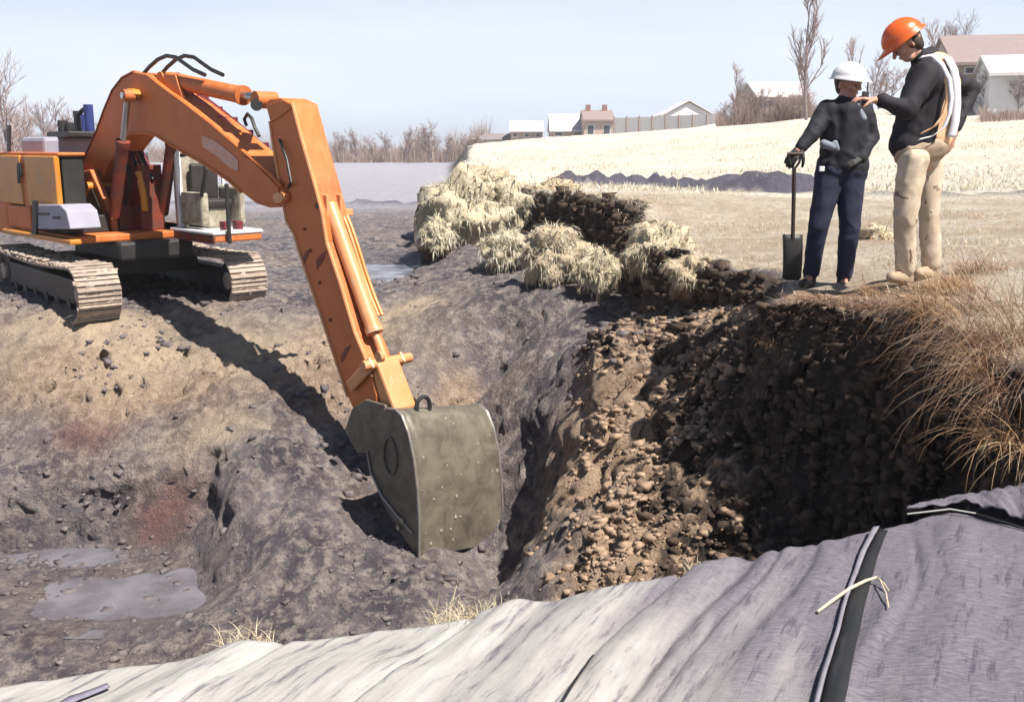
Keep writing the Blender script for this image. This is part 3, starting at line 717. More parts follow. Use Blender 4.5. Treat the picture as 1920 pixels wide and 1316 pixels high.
# platform of the operator's side
zp = X(425, 412, .30).z
f_p = f_of(425, .55, 425)
ob('platform', -1.9, f_p, .36, 1.10, zf - .10, zf, M['orange'])
ob('platform_lip', f_p - 1.3, f_p + .015, .33, 1.12, zf + .0, zf + .05, M['white'])
ob('platform_skirt', f_p - 1.3, f_p + .02, .33, .36, zf - .12, zf - .002, M['orange_deep'])
st = zf + .05
ob('operator_console', f_p - 1.25, f_p - 1.10, .40, 1.05, st, st + 1.05, M['cream'], bevel=.04)
ob('window_pillar', f_p - 1.12, f_p - 1.06, .38, .46, st, st + 1.15, M['white'], bevel=.01)
ob('seat', f_p - .98, f_p - .55, .55, .98, st + .30, st + .42, M['seat'], bevel=.04)
ob('seat_back', f_p - 1.05, f_p - .95, .55, .98, st + .40, st + .92, M['seat'], bevel=.04)
ob('seat_base', f_p - .92, f_p - .60, .60, .92, st, st + .30, M['cream'], bevel=.03)
ob('side_console', f_p - 1.05, f_p - .40, .40, .52, st + .05, st + .52, M['cream'], bevel=.04)
ob('side_console', f_p - 1.05, f_p - .40, 1.0, 1.09, st + .05, st + .60, M['cream'], bevel=.04)
ob('foot_pedal', f_p - .30, f_p - .16, .60, .70, st, st + .12, M['red'], bevel=.01)
ob('foot_pedal', f_p - .30, f_p - .16, .80, .90, st, st + .12, M['red'], bevel=.01)
for o in (.47, 1.03):
    MB().tube([XL(f_p - .45, o, st + .5), XL(f_p - .40, o, st + .66), XL(f_p - .38, o, st + .72)], .016, 8).build('control_lever', M['black'], exc, smooth=True)
fr = [X(x, y, .42) for x, y in ((340,292),(352,290),(372,298),(383,302),(386,318),(382,345),(378,368))]
MB().tube(fr, .028, 8).build('front_frame', M['black'], exc, smooth=True)
fr = [X(x, y, .42) for x, y in ((318,262),(345,272),(372,300))]
MB().tube(fr, .028, 8).build('front_frame', M['black'], exc, smooth=True)
pst = X(424, 340, .55)
MB().tube([Vector((pst.x, pst.y, X(424, 345, .55).z)), Vector((pst.x, pst.y, zf - .12))], .03, 8).build('grab_post', M['black'], exc, smooth=True)
fr = [XL(f_p - .98, 1.06, st + .0), XL(f_p - .98, 1.06, st + 1.1), XL(f_p - .7, 1.06, st + 1.15)]
MB().tube(fr, .025, 8).build('rear_frame', M['white'], exc, smooth=True)
# exhaust, air cleaner and the dark fittings above the hood
zc = zt + .28
def stk(px, py0, py1, o, r, name, mat):
    a = X(px, py1, o); b = X(px, py0, o); b = Vector((a.x, a.y, b.z)); a.z = min(a.z, zc + .02)
    MB().tube([a, b], r, 14).build(name, mat, exc, smooth=True)
stk(120, 226, 258, -.35, .075, 'air_cleaner', M['black'])
stk(133, 230, 258, -.30, .06, 'air_cleaner', M['black'])
stk(148, 208, 258, -.10, .055, 'exhaust_stack', M['black'])
stk(170, 196, 258, -.05, .07, 'air_cleaner', M['blue'])
stk(158, 214, 258, .05, .06, 'exhaust_stack', M['blue'])
MB().tube([X(148, 214, -.1), X(156, 206, -.08), X(166, 204, -.06)], .035, 8).build('exhaust_bend', M['black'], exc, smooth=True)
ob('fitting_base', f_of(112, -.3, 250), f_of(180, -.1, 250), -.5, .15, zc - .02, zc + .07, M['black'])

# ---- undercarriage
TH = Vector((0.66, -0.751, 0)).normalized(); TW = Vector((-TH.y, TH.x, 0))
zg = GZM
near_corner = at_z(222, 606, zg)
TG, TWD, TL, TR = 2.12, .56, 3.5, .40       # gauge, shoe width, length between axles, wheel radius incl. shoe
tf = near_corner - TW * (TWD / 2 - .02) - TH * .22
ob('turntable', -.55, .75, -.55, .55, zf - .38, zf - .10, M['black'], bevel=.05)
tc0 = tf + TW * TG / 2 - TH * TL / 2
def tbox(name, c, lx, ly, lz, mat, par=exc, bevel=.02):
    return MB().box(c, TH * lx, TW * ly, UP * lz).build(name, mat, par, bevel=bevel)
tbox('car_body', Vector((tc0.x, tc0.y, zg + .62)), .75, TG / 2 - .15, .13, M['black'])
tbox('car_body', Vector((tc0.x, tc0.y, zg + .80)), .5, .5, .12, M['black'])
shoe_mesh = None
for side in (0, 1):
    fr0 = tf + TW * (TG * side)
    c0 = Vector((fr0.x, fr0.y, zg + TR)); c1 = c0 - TH * TL
    trk = empty('track', (0, 0, 0)); parent_keep(trk, exc)
    def tp(o): o.parent = trk; return o
    mid = (c0 + c1) / 2
    tp(tbox('track_frame', mid, TL / 2 - .25, .13, .17, M['black'], par=None))
    for cc, nm in ((c0, 'idler_wheel'), (c1, 'drive_sprocket')):
        tp(MB().tube([cc - TW * .12, cc + TW * .12], TR - .10, 20).build(nm, M['black'], smooth=True))
        tp(MB().tube([cc - TW * .17, cc + TW * .17], .13, 14).build('hub', M['muddy_track'], smooth=True))
    for k in range(6):
        q = c0 - TH * (.5 + (TL - 1.0) * k / 5) - UP * (TR - .19)
        tp(MB().tube([q - TW * .14, q + TW * .14], .10, 12).build('roller', M['black'], smooth=True))
    # shoes round the loop
    per = 2 * TL + 2 * math.pi * (TR - .04); nsh = 46
    for k in range(nsh):
        s = per * k / nsh; R_ = TR - .04
        if s < TL: p, nrm = c1 + TH * s + UP * (R_ - .06 * math.sin(math.pi * s / TL)), UP
        elif s < TL + math.pi * R_:
            a = (s - TL) / R_; nrm = UP * math.cos(a) + TH * math.sin(a); p = c0 + nrm * R_
        elif s < 2 * TL + math.pi * R_: p, nrm = c0 - TH * (s - TL - math.pi * R_) - UP * R_, -UP
        else:
            a = math.pi + (s - 2 * TL - math.pi * R_) / R_; nrm = UP * math.cos(a) + TH * math.sin(a); p = c1 + nrm * R_
        if shoe_mesh is None:
            mb = MB(); X1, Y1, Z1 = Vector((1, 0, 0)), Vector((0, 1, 0)), Vector((0, 0, 1))
            mb.box((0, 0, 0), X1 * (per / nsh / 2 * .94), Y1 * TWD / 2, Z1 * .018)
            mb.box((-.05, 0, .030), X1 * .012, Y1 * TWD / 2 * .99, Z1 * .016); mb.box((.02, 0, .026), X1 * .010, Y1 * TWD / 2 * .99, Z1 * .012)
            so = mb.build('track_shoe', M['muddy_track']); shoe_mesh = so.data
        else: so = link('track_shoe', shoe_mesh)
        tng = TW.cross(nrm)
        so.parent = trk
        so.matrix_world = Matrix.Translation(p) @ Matrix((tng, TW, nrm)).transposed().to_4x4()
    # mud packed over the shoes
    CV = np.array([(x_, y_, z_) for z_ in (-1, 1) for x_, y_ in ((-1, -1), (1, -1), (1, 1), (-1, 1))]) * .7
    CF = np.array([(0, 3, 2, 1), (4, 5, 6, 7), (0, 1, 5, 4), (1, 2, 6, 5), (2, 3, 7, 6), (3, 0, 4, 7)]); LV, LF = [], []
    for k in range(420):
        s_ = rng.uniform(TL * .1, TL + math.pi * (TR - .04)); R_ = TR - .04
        if s_ < TL: p, nrm = c1 + TH * s_ + UP * R_, UP
        else:
            a = (s_ - TL) / R_; nrm = UP * math.cos(a) + TH * math.sin(a); p = c0 + nrm * R_
        p = p + TW * (rng.random() - .5) * TWD * .96 + nrm * .012; q = .012 + .05 * rng.random() ** 2.2
        ax = np.stack([np.array(tuple(TW.cross(nrm))) * .9, np.array(tuple(TW)) * 1.3, np.array(tuple(nrm)) * .42])
        LV.append((CV * (1 + rng.uniform(-.4, .4, (8, 1))) * q) @ ax + np.array(tuple(p))); LF.append(CF + 8 * k)
    mo = link('packed_mud', mesh_np('packed_mud', np.concatenate(LV), np.concatenate(LF)), None, M['muddy_track']); mo['kind'] = 'stuff'; tp(mo)

# ------------------------------------------------------------------ sheets of geotextile on the near bank
def fabric_mat(name):
    m, n, l, b = new_mat(name)
    geo = n.new('ShaderNodeNewGeometry'); co = geo.outputs['Position']
    mp = n.new('ShaderNodeMapping'); mr0 = n.new('ShaderNodeMapping'); mr0.inputs['Rotation'].default_value = (0, 0, math.radians(-62)); l.new(co, mr0.inputs['Vector']); mp.inputs['Scale'].default_value = (.45, 3.6, 1); l.new(mr0.outputs['Vector'], mp.inputs['Vector'])
    mq = n.new('ShaderNodeMapping'); mq.inputs['Scale'].default_value = (1, 5, 1); l.new(co, mq.inputs['Vector'])
    t1 = tex(n, l, 1.6, 6, .6, mp.outputs['Vector']); t2 = tex(n, l, 26, 6, .7, mq.outputs['Vector']); t3 = tex(n, l, 9, 8, .7, mp.outputs['Vector'])
    base = mixc(n, l, ramp(n, l, t2.outputs['Fac'], [(.3, (0, 0, 0)), (.7, (1, 1, 1))]), (0.06, 0.053, 0.072), (0.18, 0.163, 0.19))
    sep = n.new('ShaderNodeSeparateXYZ'); l.new(co, sep.inputs[0])
    # dried pale mud spread over the left part of the sheet
    edge = mathn(n, l, 'ADD', mathn(n, l, 'MULTIPLY', sep.outputs['X'], 1.0), mathn(n, l, 'MULTIPLY', mathn(n, l, 'SUBTRACT', t1.outputs['Fac'], .5), 2.6))
    mr = n.new('ShaderNodeMapRange'); mr.interpolation_type = 'SMOOTHSTEP'
    mr.inputs['From Min'].default_value, mr.inputs['From Max'].default_value = -0.35, 1.25; mr.inputs['To Min'].default_value, mr.inputs['To Max'].default_value = 1.0, .0
    l.new(edge, mr.inputs['Value'])
    pale = mixc(n, l, ramp(n, l, t3.outputs['Fac'], [(.3, (0, 0, 0)), (.65, (1, 1, 1))]), (0.26, 0.245, 0.245), (0.40, 0.38, 0.355))
    c = mixc(n, l, mr.outputs['Result'], base, pale)
    st = ramp(n, l, t3.outputs['Fac'], [(.36, (.42, .40, .48)), (.46, (1, 1, 1))])
    c = mixc(n, l, .8, c, st, 'MULTIPLY')
    l.new(c, b.inputs['Base Color']); b.inputs['Roughness'].default_value = .9
    h = mathn(n, l, 'MULTIPLY', t2.outputs['Fac'], .9)
    h = mathn(n, l, 'ADD', h, mathn(n, l, 'MULTIPLY', t3.outputs['Fac'], 1.4))
    bump(n, l, b, h, .4, .009)
    return m
M['fabric'] = fabric_mat('weathered_geotextile')
FD = Vector((.47, .883, 0))                      # the way the folds run
def fold_h(x, y):
    c = x * FD.y - y * FD.x; s = x * FD.x + y * FD.y
    cw = c + .07 * vnoise(s * 1.1, c * .8, seed=101)
    h = 0.0
    for c0, w, a, s0, s1 in ((-1.02,.05,.030,1.2,3.6),(-.62,.07,.030,1.0,3.8),(-.35,.05,.04,1.0,3.6),(-.15,.10,.035,1,4.5),(-1.5,.06,.03,.5,3.4),(-2.2,.08,.03,0,3.2),(-2.9,.06,.025,0,3),(-.93,.03,-.03,2,4),(.62,.06,.02,2,5),(.9,.05,.02,1,5),(-1.25,.12,.03,0,5),(.25,.05,.035,1,4.6),(.42,.09,-.02,1,5),(-3.6,.1,.03,0,4)):
        h = h + a * np.exp(-((cw - c0) / w) ** 2) * sstep(s0 - .3, s0 + .3, s) * (1 - sstep(s1 - .3, s1 + .3, s)) * (1 + .5 * vnoise(s * 3, c * 2, seed=103))
    for c0, s0, s1, am in ((-1.11, 2.0, 4.0, .024), (-.84, 2.2, 4.2, .014), (-1.61, 1.8, 3.3, .018), (-.31, 2.9, 4.3, .010), (-2.1, 1.2, 3, .012), (-.70, 3.1, 4.3, .010), (.2, 3, 5, .012)):
        h = h - am * np.exp(-((cw - c0) / .014) ** 2) * sstep(s0, s0 + .3, s) * (1 - sstep(s1 - .4, s1, s)) + am * .5 * np.exp(-((cw - c0 - .035) / .03) ** 2)
    return .95 * h + .016 * fbm(x * 2.2, y * 2.2, octv=5, seed=105)
def fabric_z(x, y):
    e = edge_y(x)
    return EYE - 1.58 + fold_h(x, y) - .05 * np.clip(e - y, 0, 3) * 0 
xs = np.concatenate([np.linspace(-3.6, -1.6, 90), np.linspace(-1.59, 2.6, 520), np.linspace(2.62, 4.2, 50)]); ts = np.concatenate([np.linspace(0, 1, 210), 1 + np.linspace(.004, .1, 14)])
XX, TT = np.meshgrid(xs, ts)
E_ = edge_y(XX) + .02 * fbm(XX * 3, XX * 0, octv=4, seed=111)
YY = .4 + (E_ - .4) * np.minimum(TT, 1)
over = np.maximum(TT - 1, 0) * 4.0                # hangs over the lip
YY2 = YY + .06 * np.sin(np.minimum(over / .1, math.pi / 2)) * (TT > 1)
ZZ = fabric_z(XX, YY) - np.where(TT > 1, over, 0) - .015 * sstep(.9, 1.0, TT)
nx2, ny2 = len(xs), len(ts)
idx = np.arange(nx2 * ny2).reshape(ny2, nx2)
q2 = np.stack([idx[:-1, :-1], idx[:-1, 1:], idx[1:, 1:], idx[1:, :-1]], -1).reshape(-1, 4)
fo = link('geotextile_sheet', mesh_np('geotextile_sheet', np.stack([XX, YY2, ZZ], -1).reshape(-1, 3), q2, smooth=True), None, M['fabric'])
sd = fo.modifiers.new('thickness', 'SOLIDIFY'); sd.thickness = .006; sd.offset = -1
tag(fo, 'large pale grey geotextile sheet with long folds covering the near bank', 'fabric sheet')
# black strip standing in for the dark seam gap of the sheet, with its pale turned edge
def strip(name, px_l, px_r, dz, mat, nsub=14, thick=.006, parent=None):
    def dens(pts):
        o = []
        for a, b in zip(pts, pts[1:]):
            for k in range(nsub): o.append((a[0] + (b[0] - a[0]) * k / nsub, a[1] + (b[1] - a[1]) * k / nsub))
        return o + [pts[-1]]
    V = []
    for a, b in zip(dens(px_l), dens(px_r)):
        for px, py in (a, b):
            p = at_z(px, py, EYE - 1.575); p.z = float(fabric_z(np.array(p.x), np.array(p.y))) + dz; V.append(tuple(p))
    n = len(V) // 2
    me = mesh_np(name, np.array(V), np.array([(2 * i, 2 * i + 1, 2 * i + 3, 2 * i + 2) for i in range(n - 1)]), smooth=True)
    o = link(name, me, None, mat); s = o.modifiers.new('thickness', 'SOLIDIFY'); s.thickness = thick; s.offset = 1
    if parent: o.parent = parent
    return o
seam_gap = strip('seam_gap_strip', [(1516,1400),(1540,1316),(1568,1215),(1590,1130),(1624,1040),(1648,998)], [(1566,1400),(1588,1316),(1606,1215),(1624,1130),(1646,1045),(1664,1000)], .008, M['rubber'])
tag(seam_gap, 'black strip standing in for the dark seam gap across the grey geotextile sheet', 'seam_gap')
M['pale_edge'] = simple('pale_cloth_edge', (0.22, 0.21, 0.24), (0.15, 0.14, 0.17), 12, .9)
te = strip('turned_edge', [(1506,1400),(1530,1316),(1560,1215),(1583,1130),(1612,1045),(1636,1000)], [(1516,1400),(1540,1316),(1568,1215),(1590,1130),(1624,1040),(1648,998)], .016, M['pale_edge'], parent=seam_gap, thick=.008)
# second sheet overlapping at the right, its free edge lifted
def sheet2():
    V = []; top = [(1700,962),(1780,956),(1830,958),(1880,975),(1930,990),(2100,1010)]; far = [(1700,958),(1760,944),(1830,932),(1880,922),(1930,912),(2100,885)]
    a = []; b = []
    for P, out in ((top, a), (far, b)):
        for u, v in zip(P, P[1:]):
            for k in range(10): out.append((u[0] + (v[0] - u[0]) * k / 10, u[1] + (v[1] - u[1]) * k / 10))
        out.append(P[-1])
    n = len(a); R = 10
    for i in range(n):
        for r in range(R + 1):
            t = r / R; px = a[i][0] + (b[i][0] - a[i][0]) * t; py = a[i][1] + (b[i][1] - a[i][1]) * t
            lift = .022 * (1 - t) ** .6 * min(1, i / 12) * (1 + .5 * math.sin(i * .5))
            p = at_z(px, py, EYE - 1.575 + .0); p.z = EYE - 1.575 + lift + .014 + .006 * math.sin(i * 1.3 + r); V.append(tuple(p))
    idx = np.arange(n * (R + 1)).reshape(n, R + 1)
    q = np.stack([idx[:-1, :-1], idx[1:, :-1], idx[1:, 1:], idx[:-1, 1:]], -1).reshape(-1, 4)
    o = link('geotextile_flap', mesh_np('geotextile_flap', np.array(V), q, smooth=True), None, M['fabric'])
    s = o.modifiers.new('thickness', 'SOLIDIFY'); s.thickness = .008; s.offset = 1
    tag(o, 'loose flap of geotextile curling up at the right end of the near bank', 'fabric flap')
    rb = MB(); pts = []
    for x, y in top[:]:
        p = at_z(x, y + 4, EYE - 1.575); p.z = float(fabric_z(np.array(p.x), np.array(p.y))) + .012; pts.append(p)
    rb.tube(pts, .006, 6).build('shadow_gap_line', M['rubber'], o, smooth=True)  # black line painting the shadow gap under the flap's edge
sheet2()
# twig on the sheet
tw = MB()
def fz(px, py, dz):
    p = at_z(px, py, EYE - 1.575); p.z = float(fabric_z(np.array(p.x), np.array(p.y))) + dz; return p
tw.tube([fz(1532,1158,.012), fz(1560,1140,.018), fz(1592,1118,.024), fz(1622,1104,.03), fz(1642,1098,.03), fz(1656,1106,.02), fz(1666,1120,.01)], .005, 6, r_list=[.005,.006,.006,.0055,.005,.004,.002])
tw.tube([fz(1648,1100,.028), fz(1660,1130,.02), fz(1664,1165,.014)], .0025, 5)
M['twig'] = simple('pale_twig', (0.62, 0.52, 0.38), (0.5, 0.40, 0.28), 30, .8)
tag(tw.build('twig', M['twig'], smooth=True), 'bent pale twig lying over the black seam-gap strip', 'twig')
# black strip painting the shade of a thin slit left of the seam gap
tag(strip('slit_shade', [(1046,1330),(1075,1285),(1110,1240)], [(1052,1330),(1081,1285),(1114,1240)], .006, M['rubber'], thick=.004), 'short thin black strip painting the shade of a slit in the sheet at the bottom edge', 'slit_shade')
M['plank'] = simple('grey_slat', (0.22, 0.20, 0.26), (0.16, 0.15, 0.2), 20, .8)
tag(strip('slat', [(88,1330),(130,1298),(200,1274)], [(112,1330),(150,1306),(206,1280)], .008, M['plank'], thick=.004), 'flat grey slat lying on the pale sheet at the lower left', 'slat')
print('bucket tip', bx(788,1044), 'far', bx(788,1044)+NL*BW, 'ground', gz(bx(788,1044).x, bx(788,1044).y), gz((bx(788,1044)+NL*BW).x,(bx(788,1044)+NL*BW).y))
# ------------------------------------------------------------------ grass, sods, clods
def blades(roots, az, length, width, lean, curl, seg=3, up0=1.0):
    """roots (N,3); az radians; length, width, lean (initial tilt from vertical, radians), curl (extra tilt by the tip)"""
    N = len(roots); roots = np.asarray(roots, float)
    ones = np.ones(N); az, length, width, lean, curl = [np.asarray(v) * ones for v in (az, length, width, lean, curl)]
    dirx, diry = np.cos(az), np.sin(az); wa = az + np.pi / 2 + rng.normal(0, .6, N)
    V = np.zeros((N, 2 * (seg + 1), 3)); p = roots.copy()
    for k in range(seg + 1):
        w = width * (1 - (k / seg) ** 1.5 * .9) * .5
        off = np.stack([np.cos(wa) * w, np.sin(wa) * w, np.zeros(N)], -1)
        V[:, 2 * k] = p - off; V[:, 2 * k + 1] = p + off
        a = lean + curl * (k + .5) / seg; st = length / seg
        p = p + np.stack([dirx * np.sin(a) * st, diry * np.sin(a) * st, np.cos(a) * st], -1)
    base = (np.arange(N) * 2 * (seg + 1))[:, None, None]
    q = np.array([[2 * k, 2 * k + 1, 2 * k + 3, 2 * k + 2] for k in range(seg)])[None]
    return V.reshape(-1, 3), (base + q).reshape(-1, 4)
def grass_mat(name, cols):
    m, n, l, b = new_mat(name)
    geo = n.new('ShaderNodeNewGeometry')
    c = ramp(n, l, geo.outputs['Random Per Island'], [(i / (len(cols) - 1), c) for i, c in enumerate(cols)])
    l.new(c, b.inputs['Base Color']); b.inputs['Roughness'].default_value = .75
    tr = n.new('ShaderNodeBsdfTranslucent'); l.new(c, tr.inputs['Color'])
    mx = n.new('ShaderNodeMixShader'); mx.inputs[0].default_value = .22
    out = n['Material Output']; l.new(b.outputs[0], mx.inputs[1]); l.new(tr.outputs[0], mx.inputs[2]); l.new(mx.outputs[0], out.inputs['Surface'])
    return m
M['straw'] = grass_mat('dead_straw', [(0.34, 0.25, 0.15), (0.60, 0.50, 0.34), (0.66, 0.58, 0.43), (0.44, 0.33, 0.20), (0.7, 0.62, 0.48)])
M['cream_straw'] = grass_mat('cream_straw', [(0.42, 0.35, 0.23), (0.68, 0.63, 0.49), (0.76, 0.72, 0.60), (0.50, 0.42, 0.29), (0.7, 0.65, 0.52)])
M['mixed_straw'] = grass_mat('weathered_mixed_straw', [(0.10, 0.045, 0.03), (0.36, 0.22, 0.15), (0.60, 0.46, 0.36), (0.16, 0.08, 0.05), (0.24, 0.13, 0.08), (0.5, 0.36, 0.27)])
M['red_straw'] = grass_mat('russet_straw', [(0.20, 0.07, 0.03), (0.42, 0.24, 0.12), (0.55, 0.42, 0.25), (0.28, 0.12, 0.06)])
M['sod_soil'] = simple('dark_sod_soil', (0.06, 0.038, 0.025), (0.13, 0.085, 0.06), 7, .95, bstr=.9, bdist=.04)
M['sod_brown'] = simple('dry_sod_soil', (0.20, 0.13, 0.085), (0.36, 0.27, 0.18), 7, .95, bstr=.9, bdist=.04)
M['clod'] = simple('dry_clod', (0.17, 0.105, 0.07), (0.42, 0.30, 0.21), 14, .95, bstr=.25, bdist=.006)
M['clod_mud'] = simple('mud_clod', (0.06, 0.05, 0.06), (0.20, 0.17, 0.165), 10, .9, bstr=.25, bdist=.006)

_b = bmesh.new(); bmesh.ops.create_icosphere(_b, subdivisions=1, radius=1.0)
ICO_V = np.array([tuple(v.co) for v in _b.verts]); ICO_F = np.array([[v.index for v in f.verts] for f in _b.faces]); _b.free()
_b = bmesh.new(); bmesh.ops.create_icosphere(_b, subdivisions=4, radius=1.0)
ICO4_V = np.array([tuple(v.co) for v in _b.verts]); ICO4_F = np.array([[v.index for v in f.verts] for f in _b.faces]); _b.free()
def clods(name, pts, sizes, mat, label, cat):
    N = len(pts); R = rng.normal(0, 1, (N, 12, 1)) * .16 + 1.0
    V0 = np.array([(x_, y_, z_) for z_ in (-1, 1) for x_, y_ in ((-1, -1), (1, -1), (1, 1), (-1, 1))]) * .72; F0 = np.array([(0, 3, 2), (0, 2, 1), (4, 5, 6), (4, 6, 7), (0, 1, 5), (0, 5, 4), (1, 2, 6), (1, 6, 5), (2, 3, 7), (2, 7, 6), (3, 0, 4), (3, 4, 7)])
    nv = len(V0)
    R = 1 + rng.uniform(-.5, .45, (N, nv, 1))
    th = rng.random(N) * 6.28; c, s = np.cos(th), np.sin(th)
    sc = np.stack([1 + .5 * rng.random(N), .8 + .4 * rng.random(N), .55 + .35 * rng.random(N)], -1)
    L = V0[None] * R * sc[:, None] * sizes[:, None, None]
    Xr = L[..., 0] * c[:, None] - L[..., 1] * s[:, None]; Yr = L[..., 0] * s[:, None] + L[..., 1] * c[:, None]
    V = np.stack([Xr, Yr, L[..., 2]], -1) + pts[:, None]
    F = (F0[None] + (np.arange(N) * nv)[:, None, None]).reshape(-1, 3)
    o = link(name, mesh_np(name, V.reshape(-1, 3), F), None, mat); tag(o, label, cat, kind='stuff'); return o
def scatter(n, x0, x1, y0, y1, keep):
    x = rng.uniform(x0, x1, n); y = rng.uniform(y0, y1, n)
    k = keep(x, y); x, y = x[k], y[k]
    return x, y, ground(x, y)
def keep_brown(x, y):
    mU, mN, s = masks(x, y); b = brown_of(x, y) * (1 - mU) * (1 - mN) * (s < -.22) * sstep(.95, 1.25, np.hypot((x - 2.35) / .75, (y - 5.75) / 1.2))
    cl = .5 + .9 * vnoise(x * 1.4, y * 1.4, seed=201)
    return rng.random(len(x)) < np.clip(b * b, 0, 1) * np.clip(cl, .15, 1)
x, y, z = scatter(28000, -.5, 3.0, 5.8, 11.0, keep_brown)
sz = .008 + .040 * rng.random(len(x)) ** 5
clods('dry_clods', np.stack([x, y, z + sz * .05], -1), sz, M['clod'], 'loose brown clods strewn over the dug slope', 'clods')
def keep_mud(x, y):
    mU, mN, s = masks(x, y)
    cl = vnoise(x * .8, y * .8, seed=205) + .4 * vnoise(x * 2.4, y * 2.4, seed=206)
    return (mU < .1) & (mN < .05) & (rng.random(len(x)) < np.clip(.10 + cl * .9, .03, 1))
_ws = .018 + .055 * rng.random(len(WALL_PTS)) ** 2.2
clods('wall_clods', WALL_PTS, _ws * np.clip(WALL_PTS[:, 1] / 9, .8, 1.6), M['dark_earth'], 'crumbling dark earth on the cut face of the bank', 'earth')
x, y, z = scatter(12000, -7.5, 2.0, 6.5, 17.0, keep_mud)
sz = (.007 + .034 * rng.random(len(x)) ** 4.0) * (1 + y / 25)
clods('mud_clods', np.stack([x, y, z + sz * .05], -1), sz, M['clod_mud'], 'grey lumps of mud scattered over the pit floor', 'clods')

def blob_mesh(name, c, r, seed, amp=.42, freq=2.6, squash=(1, 1, 1)):
    V = ICO4_V; n = fbm(V[:, 0] * freq + seed, V[:, 1] * freq, V[:, 2] * freq, 4, seed)
    n2 = np.abs(vnoise(V[:, 0] * 7, V[:, 1] * 7, V[:, 2] * 7, seed + 5)) * .10
    P = V * (1 + amp * n + n2)[:, None] * np.array(squash) * r
    return P + np.array(c), ICO4_F
CAMN = Vector((0, -1, 0))
def sod_mat(name, c1, c2, th1, th2):
    m, n, l, b = new_mat(name); geo = n.new('ShaderNodeNewGeometry'); co = geo.outputs['Position']
    t = tex(n, l, 9, 6, .7, co); t2 = tex(n, l, 30, 5, .7, co)
    a = n.new('ShaderNodeAttribute'); a.attribute_name = 'cover'
    soil = mixc(n, l, t.outputs['Fac'], c1, c2); th = mixc(n, l, ramp(n, l, t2.outputs['Fac'], [(.35, (0, 0, 0)), (.65, (1, 1, 1))]), th1, th2)
    f = mathn(n, l, 'MULTIPLY', a.outputs['Fac'], ramp(n, l, t.outputs['Fac'], [(.33, (.3, .3, .3)), (.45, (1, 1, 1))]))
    l.new(mixc(n, l, f, soil, th), b.inputs['Base Color']); b.inputs['Roughness'].default_value = .9
    bump(n, l, b, mathn(n, l, 'ADD', t.outputs['Fac'], mathn(n, l, 'MULTIPLY', t2.outputs['Fac'], .4)), 1.0, .05); return m
M['sod_soil'] = sod_mat('dark_turf_soil', (0.05, 0.03, 0.02), (0.13, 0.085, 0.06), (0.42, 0.34, 0.22), (0.64, 0.57, 0.42))
M['sod_brown'] = sod_mat('tan_turf_soil', (0.13, 0.08, 0.05), (0.33, 0.25, 0.17), (0.38, 0.29, 0.19), (0.55, 0.46, 0.32))
def sod(px, py, Y, w, h, depth, label, grass='cream_straw', cover=.55, seed=1, nbl=1500, bl=.13, soil='sod_soil', tilt=(0.1, -0.2, 1), fall=1.0, group='clumps of turf broken from the bank', name='turf_clump'):
    """px,py: where the lump's middle shows; w,h in px; a soil lump capped with matted dead grass"""
    c = at_y(px, py, Y); k = Y / F_PX
    rx, rz = w * k / 2, h * k / 2
    P, Fs = blob_mesh('soil', tuple(c), 1.0, seed, squash=(rx, depth / 2, rz))
    top = empty(name, tuple((c.x, c.y, c.z - rz)), label, 'turf clump', group)
    # grass rooted on the upper part
    nrm = (P - np.array(tuple(c))) / np.array([rx, depth / 2, rz]); nrm /= np.linalg.norm(nrm, axis=1)[:, None]
    tv = np.array(Vector(tilt).normalized()); dd = nrm @ tv
    cand = np.where(dd > 1 - 2 * cover + .25 * vnoise(P[:, 0] * 5, P[:, 1] * 5, P[:, 2] * 5, seed + 9))[0]
    sme = mesh_np('soil', P, Fs, smooth=True); attr(sme, 'cover', sstep(-.25, .15, dd - (1 - 2 * cover)))
    so = link('soil', sme, None, M[soil]); parent_keep(so, top)
    ii = rng.choice(cand, nbl); nn = nrm[ii]
    az = np.arctan2(nn[:, 1], nn[:, 0]) + rng.normal(0, .9, nbl)
    hz_ = np.hypot(nn[:, 0], nn[:, 1]); lean = np.arctan2(hz_, nn[:, 2]) + rng.normal(1.0, .35, nbl)
    V, F = blades(P[ii] + nn * .006 + rng.normal(0, .012, (nbl, 3)), az, bl * .62 * (.4 + rng.random(nbl)) * Y / 11, .0085 * Y / 11, lean, fall * .5 * rng.random(nbl))
    g = link('matted_grass', mesh_np('matted_grass', V, F), None, M[grass]); g['kind'] = 'stuff'; parent_keep(g, top)
    return top
